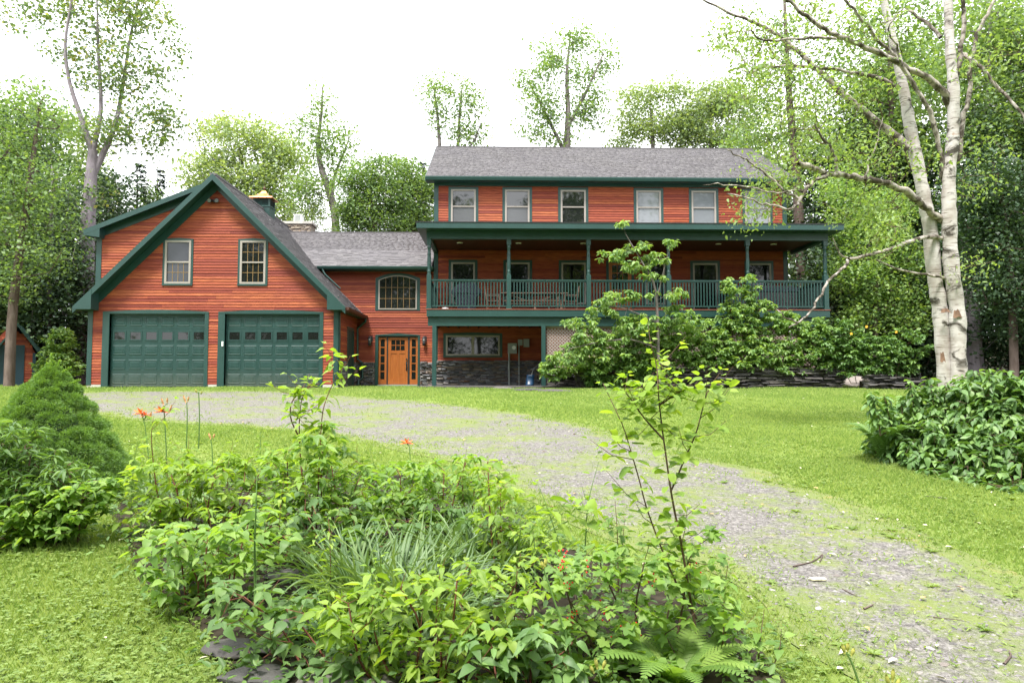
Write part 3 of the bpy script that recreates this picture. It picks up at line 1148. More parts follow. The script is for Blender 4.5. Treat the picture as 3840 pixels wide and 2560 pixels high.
B().tube([(-7.38, LE[0] - .06, LE[1] - .1), (-7.36, LE[0] - .06, LE[1] - .2), (-7.25, LE[0] - .1, LE[1] - .38), (-6.6, 28.95, 4.12)], [.035] * 4, 8).add('downspout', 'green', house)

# arched window in the link wall
def arch_window():
    x0, x1, z0, zs = AW[0], AW[1], AW[2], 4.55
    zc = AW[3]
    n = 14

    def arc(i, ax0, ax1, az, at):
        t = i / n
        return (ax0 + (ax1 - ax0) * t, az + (at - az) * (1 - (2 * t - 1) ** 2))
    out = [(x0 - .13, z0 - .05), (x1 + .13, z0 - .05), (x1 + .13, zs + .10)]
    out += [arc(i, x0 - .13, x1 + .13, zs + .10, zc + .09) for i in range(n - 2, 1, -1)] + [(x0 - .13, zs + .10)]
    b = B().prism(out, 'y', YL - .04, YL - .004)
    wd = b.add('arched_window', 'green', house)
    mid = [(x0, z0), (x1, z0), (x1, zs)] + [arc(i, x0, x1, zs, zc) for i in range(n - 1, 0, -1)] + [(x0, zs)]
    B().prism(mid, 'y', YL - .06, YL - .041).add('frame', 'taupe', wd)
    g = .06
    inn = [(x0 + g, z0 + g), (x1 - g, z0 + g), (x1 - g, zs)] + [arc(i, x0 + g, x1 - g, zs, zc - g) for i in range(n - 1, 0, -1)] + [(x0 + g, zs)]
    B().prism(inn, 'y', YL - .066, YL - .061).add('pane', 'glass_hi', wd)
    for i in range(1, 6):
        xx = x0 + g + (x1 - x0 - 2 * g) * i / 6
        t = i / 6
        zt_ = zs + (zc - g - zs) * (1 - (2 * t - 1) ** 2)
        cbox('muntin', 'brass', wd, xx - .008, xx + .008, YL - .072, YL - .067, z0 + g, zt_)
    for zz in (3.76, 4.24):
        cbox('muntin', 'brass', wd, x0 + g, x1 - g, YL - .074, YL - .0675, zz - .008, zz + .008)


arch_window()


def entry_door():
    Y = YL + .05
    e = B().box(-5.07, -3.37, Y + .05, Y + .09, .04, 2.15).box(-5.07, -3.37, Y - .04, Y + .05, 2.10, 2.15)
    e.box(-4.71, -4.66, Y - .03, Y + .05, .06, 2.10).box(-3.80, -3.73, Y - .03, Y + .05, .06, 2.10)
    d = e.add('entry_door', 'black_metal', house)
    B().box(-5.19, -5.07, YL - .05, YL + .12, .0, 2.15).box(-3.37, -3.28, YL - .05, YL + .12, .0, 2.15).prism([(-5.19, 2.15), (-3.28, 2.15), (-3.28, 2.2), (-4.235, 2.26), (-5.19, 2.2)], 'y', YL - .055, YL + .12).add('casing', 'green', d)
    cbox('threshold', 'grey_metal', d, -5.07, -3.37, YL - .12, YL + .06, .0, .06)
    # slab with rails, two tall panels and six lights
    s0, s1 = -4.655, -3.805
    b = B().box(s0, s1, Y + .012, Y + .04, .07, 2.09)
    b.box(s0, s0 + .11, Y - .005, Y + .012, .07, 2.09).box(s1 - .11, s1, Y - .005, Y + .012, .07, 2.09)
    b.box(s0 + .11, s1 - .11, Y - .005, Y + .012, 1.98, 2.09).box(s0 + .11, s1 - .11, Y - .005, Y + .012, 1.40, 1.52)
    b.box(s0 + .11, s1 - .11, Y - .005, Y + .012, .07, .30).box((s0 + s1) / 2 - .05, (s0 + s1) / 2 + .05, Y - .005, Y + .012, .30, 1.40)
    b.add('door_leaf', 'fir', d)
    for i in range(3):
        for k in range(2):
            a = s0 + .13 + i * .20
            cbox('pane', 'glass', d, a + .008, a + .18, Y + .002, Y + .011, 1.535 + k * .225, 1.74 + k * .225)
    mu = B()
    for i in range(4):
        mu.box(s0 + .112 + i * .20, s0 + .136 + i * .20, Y - .003, Y + .010, 1.52, 1.98)
    mu.box(s0 + .11, s1 - .11, Y - .004, Y + .0105, 1.738, 1.762)
    mu.add('glazing_bars', 'fir', d)
    B().tube([(s1 - .05, Y - .02, 1.15), (s1 - .05, Y - .05, 1.15)], [.035, .03], 10).tube([(s1 - .05, Y - .01, .98), (s1 - .05, Y - .07, .94), (s1 - .05, Y - .07, .76), (s1 - .05, Y - .01, .70)], [.02, .016, .016, .02], 8).box(s1 - .08, s1 - .02, Y - .02, Y - .006, .66, 1.05).add('handle', 'black_metal', d)
    for (a, b_) in ((-5.065, -4.715), (-3.725, -3.375)):
        q_ = B().box(a, a + .085, Y - .005, Y + .03, .07, 2.09).box(b_ - .085, b_, Y - .005, Y + .03, .07, 2.09)
        q_.box(a + .085, b_ - .085, Y - .005, Y + .03, .07, .28)
        for k in range(1, 5):
            q_.box(a + .085, b_ - .085, Y - .004, Y + .03, .28 + k * .345 - .018, .28 + k * .345 + .018)
        q_.box(a + .085, b_ - .085, Y - .005, Y + .03, 2.0, 2.09)
        q_.add('sidelight', 'fir', d)
        for k in range(5):
            cbox('pane', 'glass', d, a + .088, b_ - .088, Y + .006, Y + .02, .285 + k * .345, .28 + (k + 1) * .345)


entry_door()
for x in (-5.41, -3.09):
    l = B().box(x - .03, x + .10, YL - .045, YL - .02, 1.90, 2.14).add('wall_lantern', 'black_metal', house)
    B().lathe([(.02, 2.06), (.085, 2.04), (.03, 2.13)][::-1] + [(.085, 2.03)], x, YL - .16, 8).lathe([(.05, 1.72), (.085, 1.80), (.085, 1.82), (.05, 1.79)], x, YL - .16, 8).box(x - .015, x + .015, YL - .16, YL - .04, 2.09, 2.11).add('cap', 'black_metal', l)
    B().lathe([(.055, 1.82), (.075, 1.90), (.08, 2.03), (.06, 2.035)], x, YL - .16, 8).add('glass_globe', 'glass_screen', l)
    B().lathe([(.03, 1.93), (.04, 1.98), (.03, 2.03)], x, YL - .20, 8).add('bulb', 'white_metal', l)
sb = B().box(LX0, ED[0], YL - .03, YL, -.1, .99).add('stone_base', 'slate', house)
stone_wall(sb, (LX0 + .05, YL - .05), (ED[0] - .01, YL - .05), 0, 1.0, 'ledge', .035, .085, .10, .34, .09)
sb = B().box(ED[1], LX1 + .1, YL - .03, YL, -.1, .99).add('stone_base', 'slate', house)
stone_wall(sb, (ED[1] + .02, YL - .05), (LX1, YL - .05), 0, 1.0, 'ledge', .035, .09, .10, .34, .09)
ss = B().box(GX1 - .1, GX1 - .002, YG + .2, YL, -.1, .99).add('stone_base', 'slate', house)
stone_wall(ss, (GX1 + .04, YG + .22), (GX1 + .04, 27.5), 0, 1.0, 'ledge', .04, .10, .12, .36, .06)
stone_wall(ss, (GX1 + .04, 28.8), (GX1 + .04, YL - .05), 0, 1.0, 'ledge', .04, .10, .12, .36, .06)

# ---- main block
MX0, MX1 = -2.68, 12.66
B().box(MX0, MX1, YM, 38.2, 0, 8.85).add('main_wall', 'clap', house)
mw = B().box(MX0 + .01, MX1 - .01, YM - .012, YM - .001, 6.9, 8.85).add('upper_wall', 'clap', house)
UW = [(-1.95, -.88), (.38, 1.44), (2.79, 3.88), (6.08, 7.15), (8.49, 9.56), (10.83, 11.93)]
clapboards(mw, 7.0, 8.62, YM - .012, lambda z: (MX0 + .19, MX1 - .19), [(a - .11, b + .11, 6, 9) for a, b in UW])
GT = ['glass_hi', 'glass_hi', 'glass_hi', 'glass_shade', 'glass_shade', 'glass_shade']
GB = ['glass_screen', 'glass_screen', 'glass_hi', 'glass_shade', 'glass_shade', 'glass_shade']
for (a, b_), t_, u_ in zip(UW, GT, GB):
    window(a, b_, 6.98, 8.47, YM - .012, .11, 'double', t_, u_, sill=False)
B().box(MX0, MX1, YM - .055, YM - .013, 8.62, 8.86).add('frieze_board', 'green', house)
for x in (MX0, MX1 - .19):
    cbox('corner_board', 'green', house, x, x + .19, YM - .055, YM - .001, 6.9, 8.62)
ME_, MR_ = (28.78, 8.93), (33.7, 11.86)
mr = roof_slab('main_roof', (-3.0, *ME_), (12.97, *ME_), (12.97, *MR_), (-3.0, *MR_), .10)
roof_slab('main_roof', (-3.0, 38.62, 8.93), (12.97, 38.62, 8.93), (12.97, *MR_), (-3.0, *MR_), .10)
du = np.array([0, MR_[0] - ME_[0], MR_[1] - ME_[1]])
lv = np.linalg.norm(du)
shingles(mr, (-3.0, *ME_), (1, 0, 0), du / lv, 15.97, lv, .30, .145)
B().box(-3.0, 12.97, MR_[0] - .1, MR_[0] + .1, MR_[1] - .05, MR_[1] + .02).add('ridge_cap', 'shingle', mr)
B().prism([(ME_[0] - .12, ME_[1] - .02), (ME_[0] - .01, ME_[1] - .02), (ME_[0] - .01, ME_[1] - .18), (ME_[0] - .09, ME_[1] - .18), (ME_[0] - .12, ME_[1] - .07)], 'x', -3.0, 12.97).add('gutter', 'green', mr)
B().box(-3.0, 12.97, ME_[0], YM, ME_[1] - .19, ME_[1] - .16).add('eave_soffit', 'green', mr)
for x in (-3.03, 12.97):
    b = B()
    b.prism([(28.78, 8.92), (33.7, 11.85), (33.7, 11.6), (28.78, 8.7)], 'x', x, x + .03)
    b.add('rake_board', 'green', mr)

# porch floor, beam, posts, railings, roof
DX0, DX1, DZ = -2.68, 12.98, 3.0
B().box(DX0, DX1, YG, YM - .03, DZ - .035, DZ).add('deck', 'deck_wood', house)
B().box(DX0 + .02, DX1 - .02, YG + .02, YG + .06, DZ - .30, DZ - .036).box(DX0 + .02, DX0 + .06, YG + .06, YM - .03, DZ - .3, DZ - .036).box(DX1 - .06, DX1 - .02, YG + .06, YM - .03, DZ - .3, DZ - .036).add('deck_fascia', 'green', house)
B().box(DX0 + .06, DX1 - .1, YG + .14, YG + .28, 2.35, 2.69).add('deck_beam', 'green', house)
jb = B()
for i in range(36):
    x = DX0 + .2 + i * .43
    jb.box(x, x + .04, YG + .285, YM - .04, 2.46, 2.69)
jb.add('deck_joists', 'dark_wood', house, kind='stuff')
for x in (-2.37, 1.83, 5.9, 9.9, 12.75):
    cbox('deck_post', 'green', house, x - .08, x + .08, YG + .13, YG + .29, -.35, 2.35)
PXS = [-2.585, .49, 3.58, 6.70, 9.80, 12.86]
PY = YG + .12
prof = [(.072, 4.36), (.060, 4.40), (.078, 4.44), (.078, 4.47), (.055, 4.50), (.066, 4.56), (.074, 4.66), (.076, 4.85), (.070, 5.02), (.064, 5.08), (.078, 5.12), (.064, 5.16), (.058, 5.24), (.062, 5.33), (.078, 5.37), (.078, 5.40), (.060, 5.43), (.076, 5.47)]
b = B().box(-.085, .085, -.085, .085, DZ, 4.30).box(-.105, .105, -.105, .105, DZ, DZ + .06)
b.prism([(-.085, 4.30), (.085, 4.30), (.07, 4.34), (-.07, 4.34)], 'y', -.085, .085)
sq = b.mesh('porch_post', 'green')
tn = B().lathe([(.066, 4.28)] + prof + [(.066, 5.50)], 0, 0, 16).mesh('turned_shaft', 'green', True)
for x in PXS:
    p = add('porch_post', sq, house, T(x, PY, 0))
    add('turned_shaft', tn, p, T(x, PY, 0))
    cbox('post_top', 'green', p, x - .085, x + .085, PY - .085, PY + .085, 5.49, 5.86)


def railing(x0, x1, y0, y1):
    L = math.hypot(x1 - x0, y1 - y0)
    ang = math.atan2(y1 - y0, x1 - x0)
    M = T(x0, y0, 0) @ Matrix.Rotation(ang, 4, 'Z')
    b = B().box(0, L, -.045, .045, 4.095, 4.14).box(0, L, -.025, .025, 4.05, 4.095).box(0, L, -.025, .025, 3.09, 3.14)
    r = add('railing', b.mesh('railing', 'green'), house, M)
    n = int(round(L / .119))
    bal = CUBES.setdefault('bal', B().box(-.02, .02, -.02, .02, 3.14, 4.05).mesh('baluster', 'green'))
    for i in range(1, n):
        add('baluster', bal, r, M @ T(L * i / n, 0, 0))
    add('rail_foot', CUBES.setdefault('rf', B().box(-.025, .025, -.025, .025, 3.0, 3.09).mesh('rail_foot', 'green')), r, M @ T(L * .5, 0, 0))


for a, b_ in zip(PXS[:-1], PXS[1:]):
    railing(a + .085, b_ - .085, PY, PY)
railing(PXS[0], PXS[0], PY + .085, YM - .1)
railing(PXS[-1], PXS[-1], PY + .085, YM - .1)

B().box(DX0 - .0, DX1 - .03, PY - .1, PY + .1, 5.70, 5.99).box(DX0, DX0 + .18, PY + .1, YM - .06, 5.70, 5.99).box(DX1 - .21, DX1 - .03, PY + .1, YM - .06, 5.70, 5.99).add('porch_beam', 'green', house)
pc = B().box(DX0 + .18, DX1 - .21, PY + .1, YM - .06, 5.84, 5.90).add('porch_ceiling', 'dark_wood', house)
for x in (-1.48, .91, 3.56, 6.3, 9.12, 11.41):
    B().lathe([(.075, 5.815), (.12, 5.82), (.12, 5.838)], x, 27.6, 20).add('recessed_light', 'white_metal', pc, True)
pr = B().prism([(25.6, 6.24), (YM - .06, 7.0), (YM - .06, 6.94), (25.6, 6.18)], 'x', -3.03, 13.33).add('porch_roof', 'shingle', house)
B().box(-3.01, 13.31, 25.575, 25.60, 6.0, 6.215).box(-3.01, -2.985, 25.60, YM - .06, 6.0, 6.20).box(13.285, 13.31, 25.60, YM - .06, 6.0, 6.20).add('porch_fascia', 'green', pr)
B().box(-3.04, 13.34, 25.555, 25.60, 6.216, 6.246).add('drip_edge', 'black_metal', pr)
B().box(-2.985, 13.285, 25.60, YM - .06, 5.995, 6.02).add('porch_soffit', 'green', pr)

# porch wall
pw = B().box(MX0 + .01, MX1 - .01, YM - .012, YM - .001, DZ, 5.84).add('porch_wall', 'clap', house)
PWN = [(-1.93, -.91, 3.50), (.42, 1.44, 3.50), (2.81, 3.87, 3.50), (8.51, 9.58, 3.05), (10.88, 11.92, 3.50)]
ph = [(a - .11, b + .11, c - .1, 5.42) for a, b, c in PWN] + [(4.75, 5.95, 3, 5.42), (6.35, 7.4, 3.4, 5.42)]
clapboards(pw, DZ, 5.83, YM - .012, lambda z: (MX0 + .19, MX1 - .19), ph)
for x in (MX0, MX1 - .19):
    cbox('corner_board', 'green', house, x, x + .19, YM - .055, YM - .0125, DZ, 5.83)
for a, b_, c_ in PWN:
    window(a, b_, c_, 5.30, YM - .012, .11, 'single', 'glass', sill=c_ > 3.2)
window(6.46, 7.29, 3.5, 5.30, YM - .012, .11, 'single', 'glass')
# porch door with lights
pdr = B().box(4.86, 5.84, YM - .045, YM - .012, 3.0, 5.30).add('porch_door', 'fir', house)
B().box(4.75, 4.86, YM - .06, YM - .012, 3.0, 5.30).box(5.84, 5.95, YM - .06, YM - .012, 3.0, 5.30).box(4.75, 5.95, YM - .06, YM - .012, 5.30, 5.41).add('casing', 'green', pdr)
for i in range(3):
    for k in range(3):
        cbox('pane', 'glass', pdr, 5.0 + i * .235, 5.21 + i * .235, YM - .05, YM - .046, 4.15 + k * .36, 4.48 + k * .36)
cbox('handle', 'black_metal', pdr, 5.74, 5.79, YM - .08, YM - .046, 3.9, 4.1)

# basement front under the porch
bw = B().box(MX0 + .01, MX1 - .01, YM - .012, YM - .001, 1.0, 2.95).add('basement_wall', 'clap', house)
clapboards(bw, 1.08, 2.9, YM - .012, lambda z: (MX0 + .19, 4.0), [(-2.25, .26, 1.2, 2.30)])
cbox('corner_board', 'green', house, MX0, MX0 + .19, YM - .055, YM - .0125, 1.08, 2.9)
window(-2.14, .16, 1.29, 2.16, YM - .012, .11, 'pair', 'glass', 'glass', (0, 0), True)
sb = B().box(MX0 + .12, 4.0, YM - .04, YM - .013, -.1, 1.07).add('stone_base', 'slate', house)
stone_wall(sb, (MX0 + .14, YM - .06), (2.6, YM - .06), .02, 1.08, 'ledge', .035, .10, .12, .42, .09, 400)
# electric meter, boxes, conduits
mt = B().box(.50, .88, YM - .2, YM - .04, 1.38, 1.82).add('electric_meter', 'grey_metal', house)
B().tube([(.76, YM - .2, 1.63), (.76, YM - .27, 1.63)], [.085, .08], 16).add('meter_dial', 'white_metal', mt)
B().tube([(.56, YM - .12, 1.38), (.56, YM - .12, 0)], [.045, .045], 10).tube([(.56, YM - .12, .9), (.56, YM - .12, .72)], [.055, .055], 10).add('conduit', 'grey_metal', mt)
B().box(.93, 1.13, YM - .16, YM - .04, 1.73, 1.98).box(1.17, 1.42, YM - .16, YM - .04, 1.66, 2.0).add('junction_box', 'grey_metal', house)
B().tube([(.98, YM - .1, 1.73), (.98, YM - .1, 0)], [.03, .03], 8).add('conduit', 'grey_metal', house)

# lattice skirt between deck posts
lt = B().box(1.92, 12.7, YG + .30, YG + .33, 2.28, 2.36).add('lattice_skirt', 'lattice', house)
z0, z1 = .75, 2.28
step = .13
k = 0
x = 1.95 - (z1 - z0)
while x < 12.6:
    for s in (1, -1):
        a, b_ = x, x + (z1 - z0)
        ax, bx = max(a, 1.95), min(b_, 12.7)
        if bx - ax > .1:
            za, zb = z0 + (ax - a), z0 + (bx - a)
            if s < 0:
                za, zb = z1 - (ax - a), z1 - (bx - a)
            B().prism([(ax, za - .028), (bx, zb - .028), (bx, zb + .028), (ax, za + .028)], 'y', YG + .305 + (.012 if s > 0 else 0), YG + .315 + (.012 if s > 0 else 0)).add('lattice_strip', 'lattice', lt)
    x += step

# =================================================================== RETAINING WALL, ROCKS, STEPS
rw = thing('retaining_wall', (7.5, 25.1, 0), 'low dry-stacked slate retaining wall below the porch shrubs', 'stone wall')
core = B().box(3.0, 12.9, 25.25, 26.0, -.2, .66).box(1.95, 3.0, 26.05, 26.2, -.2, .66).add('core', 'soil', rw)
stone_wall(rw, (2.95, 25.12), (12.9, 25.05), -.06, .76, 'slate', .035, .075, .25, .85, .16, 300, 'stone', lambda t: .76 - .12 * max(0, t - .7) / .3)
stone_wall(core, (1.95, 26.0), (3.0, 25.95), 0, .72, 'slate', .035, .08, .2, .6, .12, 80)
rw2 = thing('retaining_wall', (15.0, 25.5, 0), 'short broken slate wall beyond the boulder at the wood edge', 'stone wall')
a_ = P(3250, 1430, 24.6)
stone_wall(rw2, (a_[0], 24.6), (a_[0] + 2.6, 24.9), -.1, .55, 'slate', .04, .08, .25, .7, .2, 200, 'stone', lambda t: .45 - .2 * t)
cbox('core', 'soil', rw2, a_[0], a_[0] + 2.6, 24.9, 25.1, -.3, .25)


def rock(name, c, r, mat, label, cat, seed=1, group=None):
    rs = np.random.RandomState(seed)
    import bmesh
    bm = bmesh.new()
    bmesh.ops.create_icosphere(bm, subdivisions=3, radius=1)
    dirs = rs.randn(9, 3)
    dirs /= np.linalg.norm(dirs, axis=1)[:, None]
    offs = rs.uniform(.62, .95, 9)
    for v in bm.verts:
        p = np.array(v.co)
        for d, o_ in zip(dirs, offs):
            k_ = p @ d - o_
            if k_ > 0:
                p = p - d * k_ * .85
        p = p * (1 + .04 * np.sin(p[0] * 7 + seed) * np.sin(p[1] * 6) * np.sin(p[2] * 8))
        v.co = (c[0] + p[0] * r[0], c[1] + p[1] * r[1], c[2] + p[2] * r[2])
    me = bpy.data.meshes.new(name)
    bm.to_mesh(me)
    bm.free()
    me.materials.append(MAT[mat])
    return add(name, me, None, None, label=label, category=cat, group=group)


p = PG(3235, 1452)
rock('boulder', (p[0], p[1] + .4, ground(*p) + .1), (.55, .45, .34), 'boulder', 'rounded pinkish boulder at the end of the slate wall', 'rock', 3)
p = P(2205, 1388, 25.0)
rock('rock', (p[0], 25.0, .80), (.16, .14, .10), 'boulder', 'small pale rock sitting on top of the slate wall by the porch post', 'rock', 5)
for i, (vx, vy, rx, lab) in enumerate([(1155, 893, .5, 'flat slate edging stone in the grass right of the first porch post'), (1215, 897, .65, 'middle slate edging stone in the grass before the meter'), (1275, 899, .7, 'flat slate edging stone in the grass by the lattice post')]):
    p = VG(vx, vy)
    rock('edging_stone', (p[0], p[1], ground(*p) + .02), (rx, .22, .07), 'slate', lab, 'stone', 20 + i, 'edging stones by the porch')

# shed at the left
sh = thing('garden_shed', (-20.6, 29.6, 0), 'small garden shed with blue double doors and green roof behind the dwarf spruce', 'shed')
SY = 29.0
cx = -20.55
shw = B().box(cx - .95, cx + .75, SY, SY + 2.4, -.15, 1.45).prism([(cx - .95, 1.45), (cx + .75, 1.45), (cx + .15, 2.3), (cx - .3, 2.3)], 'y', SY, SY + 2.4).add('wall', 'clap', sh)
clapboards(shw, 0, 2.2, SY, lambda z: (max(cx - .95, cx - .9 - (1.5 - z)), min(cx + .68, cx + .17 + (2.45 - z) * .62)), [(cx - .8, cx + .37, -.1, 1.72)])
for s in (-1, 1):
    poly = [(cx + .15, 2.62), (cx + .15 + s * 1.0, 1.12), (cx + .15 + s * 1.0, 1.02), (cx + .15, 2.50)]
    B().prism(poly if s > 0 else poly[::-1], 'y', SY - .35, SY + 2.6).add('roof', 'green', sh)
cbox('corner_board', 'blue_door', sh, cx + .68, cx + .8, SY - .04, SY - .001, -.05, 1.4)
for a, b_ in ((cx - .72, cx - .16), (cx - .15, cx + .33)):
    dd = cbox('door', 'blue_door', sh, a, b_, SY - .05, SY - .02, -.02, 1.62)
    xx = cx - .21 if a < cx - .5 else cx - .10
    B().tube([(xx, SY - .05, .80), (xx, SY - .085, .80)], [.02, .025], 8).add('knob', 'white_metal', dd)
B().box(cx + .33, cx + .40, SY - .055, SY - .02, -.02, 1.62).box(cx - .8, cx + .40, SY - .055, SY - .02, 1.62, 1.73).add('casing', 'blue_door', sh)
cbox('sill', 'deck_wood', sh, cx - .85, cx + .7, SY - .05, SY, -.15, -.03)

sh.rotation_euler[2] = radians(30)

# =================================================================== PORCH FURNITURE
gx = -1.22
gl_ = thing('barbecue_grill', (gx, 28.1, DZ), 'barbecue grill under a dark blue-grey cover on the porch', 'grill')
B().prism([(gx - .62, 3.82), (gx + .62, 3.82), (gx + .58, 3.98), (gx + .42, 4.12), (gx + .30, 4.24), (gx - .30, 4.24), (gx - .42, 4.12), (gx - .58, 3.98)], 'y', 27.85, 28.45).add('hood_cover', 'cover', gl_)
B().prism([(gx - .36, 3.12), (gx + .38, 3.12), (gx + .42, 3.70), (gx + .60, 3.82), (gx - .60, 3.82), (gx - .40, 3.70)], 'y', 27.9, 28.4).add('body_cover', 'cover', gl_)
for sx in (-.3, .3):
    B().tube([(gx + sx, 27.95, 3.06), (gx + sx, 28.35, 3.06)], [.06, .06], 10).add('wheel', 'black_metal', gl_)
tb = thing('dining_table', (1.6, 27.8, DZ), 'long wooden trestle dining table on the porch', 'table')
for i in range(5):
    cbox('slat', 'teak', tb, .15, 2.95, 27.45 + i * .19, 27.62 + i * .19, 3.76, 3.80)
for (xx, s) in ((.55, 1), (2.5, -1)):
    for yy in (27.62, 28.2):
        B().box(xx - .05, xx + .05, yy, yy + .08, 3.0, 3.76).add('leg', 'teak', tb)
        B().tube([(xx + s * .05, yy + .04, 3.72), (xx + s * .85, yy + .04, 3.42)], [.03, .03], 6).add('brace', 'teak', tb)
B().box(.5, 2.55, 27.88, 27.98, 3.36, 3.44).add('stretcher', 'teak', tb)
bn = thing('bench', (1.6, 27.2, DZ), 'low wooden bench along the porch side of the dining table', 'bench')
for i in range(2):
    cbox('slat', 'teak', bn, .3, 2.8, 27.0 + i * .17, 27.15 + i * .17, 3.40, 3.44)
for xx in (.5, 1.55, 2.6):
    B().box(xx - .04, xx + .04, 27.04, 27.3, 3.0, 3.40).add('leg', 'teak', bn)


def chair(cx, cy, s, label):
    t = thing('porch_chair', (cx, cy, DZ), label, 'chair', 'wooden armchairs at the porch table')
    B().box(cx - .25, cx + .25, cy - .25, cy + .25, 3.40, 3.44).add('seat', 'teak', t)
    for yy in (-.25, .2):
        B().tube([(cx - s * .24, cy + yy, 3.0), (cx - s * .25, cy + yy, 3.42), (cx - s * .34, cy + yy, 4.02)], [.03, .03, .026], 6).add('leg', 'teak', t)
        B().tube([(cx + s * .24, cy + yy, 3.0), (cx + s * .24, cy + yy, 3.66)], [.03, .03], 6).add('leg', 'teak', t)
        B().box(min(cx - s * .29, cx + s * .29), max(cx - s * .29, cx + s * .29), cy + yy - .03, cy + yy + .03, 3.66, 3.69).add('armrest', 'teak', t)
    for k in range(6):
        yy = cy - .2 + k * .07
        B().tube([(cx - s * .25, yy, 3.44), (cx - s * .335, yy, 3.98)], [.014, .014], 5).add('slat', 'teak', t)
    B().tube([(cx - s * .34, cy - .26, 4.0), (cx - s * .34, cy + .21, 4.0)], [.03, .03], 6).add('top_rail', 'teak', t)


chair(-.12, 27.4, 1, 'weathered wooden armchair between the covered grill and the table')
chair(3.0, 27.5, -1, 'weathered wooden armchair at the table end away from the grill')
x0, x1 = P(2742, 1080, 27.5)[0], P(2988, 1080, 27.5)[0]
ht = thing('hot_tub', ((x0 + x1) / 2, 28, DZ), 'dark brown hot tub with a folded lid on the porch end', 'hot tub')
for i in range(12):
    a = x0 + (x1 - x0) * i / 12
    cbox('side_panel', 'tub', ht, a + .006, a + (x1 - x0) / 12 - .006, 27.45, 27.5, 3.02, 3.86)
B().box(x0 + .02, x1 - .02, 27.5, 29.0, 3.0, 3.86).add('shell', 'black_metal', ht)
B().box(x0 - .04, x1 + .04, 27.4, 29.05, 3.87, 4.02).add('lid', 'cover', ht)
B().box(x0 + .2, x1 - .05, 27.6, 28.8, 4.025, 4.12).add('folded_lid', 'tub', ht)
B().lathe([(.17, 3.0), (.16, 3.03), (.10, 3.07), (.03, 3.09)], -1.98, 26.55, 16).add('upturned_bowl', 'white_metal', None, True, label='white upturned bowl on the porch floor by the corner post', category='bowl')

sp = thing('snow_shovel', (1.45, 27.6, 0), 'blue plastic snow shovel leaning under the porch', 'shovel')
b = B()
n = 7
for i in range(n):
    t = i / (n - 1)
    y = 27.0 + .10 * sin(t * pi * .8) + t * .06
    z = .05 + .42 * t
    for k in range(5):
        u = (k - 2) / 2
        b.v.append((1.33 + u * .16 + t * .05, y + .05 * u * u, z))
for i in range(n - 1):
    for k in range(4):
        b.f.append((i * 5 + k, i * 5 + k + 1, i * 5 + 6 + k, i * 5 + 5 + k))
m_ = b.mesh('scoop', 'blue_plastic', True)
so = add('scoop', m_, sp)
so.modifiers.new('thick', 'SOLIDIFY').thickness = .012
B().tube([(1.4, 27.12, .42), (1.5, 27.4, .72), (1.68, 27.8, .86), (1.9, 28.3, 1.0)], [.014] * 4, 8).add('handle', 'grey_metal', sp, True)
# =================================================================== VEGETATION TOOLS
TPL = {
    'rhomb': (np.array([(0, 0, 0), (.45, .5, .06), (1, 0, -.08), (.45, -.5, .06)]), [np.array([[0, 1, 2], [0, 2, 3]])]),
    'leaf6': (np.array([(0, 0, 0), (.26, .44, .07), (.64, .36, .04), (1, 0, -.14), (.64, -.36, .04), (.26, -.44, .07)]), [np.array([[0, 1, 2, 3], [0, 3, 4, 5]])]),
    'blade': (np.array([(0, .5, 0), (0, -.5, 0), (1, 0, 0)]), [np.array([[0, 1, 2]])]),
    'needle': (np.array([(0, .35, 0), (0, -.35, 0), (1, -.12, 0), (1, .12, 0)]), [np.array([[0, 1, 2, 3]])]),
}


def unit(a):
    return a / (np.linalg.norm(a, axis=-1, keepdims=True) + 1e-9)


def leaf_frames(D, N):
    D = unit(D)
    S = unit(np.cross(N, D))
    N = np.cross(D, S)
    return D, S, N


def leaf_arrays(Pp, D, N, L, W, kind):
    D, S, N = leaf_frames(D, N)
    tv, tf = TPL[kind]
    V = Pp[:, None] + D[:, None] * (tv[None, :, 0:1] * L[:, None, None]) + S[:, None] * (tv[None, :, 1:2] * W[:, None, None]) + N[:, None] * (tv[None, :, 2:3] * L[:, None, None])
    k = np.arange(len(Pp))[:, None, None] * len(tv)
    F = [(k + f[None]).reshape(-1, f.shape[1]) for f in tf]
    return V.reshape(-1, 3), F, len(tv)


def leaf_mesh(name, mat, prof='ovate', n=7, fold=.12, droop=.18, serr=0., twist=0.):
    t = np.linspace(0, 1, n)
    if prof == 'ovate':
        w = np.sin(pi * np.clip(t, 0, 1) ** .72) * (1 - .25 * t)
    elif prof == 'round':
        w = np.sqrt(np.clip(1 - (2 * (t * .93 + .035) - 1) ** 2, 0, 1)) * 1.02
        w[-1] = 0
    else:
        w = np.sin(pi * t ** .85)
    w = w / w.max()
    w[0] = .03
    w[-1] = 0
    if serr:
        w[1:-1:2] *= 1 + serr
        w[2:-1:2] *= 1 - serr
    zc = -droop * t ** 2 + twist * np.sin(t * 5) * .05
    V = []
    for i in range(n):
        V += [(t[i], w[i] / 2, zc[i] + fold * w[i]), (t[i], 0, zc[i]), (t[i], -w[i] / 2, zc[i] + fold * w[i] * .9)]
    F = []
    for i in range(n - 1):
        a = i * 3
        F += [(a, a + 1, a + 4, a + 3), (a + 1, a + 2, a + 5, a + 4)]
    b = B()
    b.v, b.f = V, F
    return b.mesh(name, mat, True)


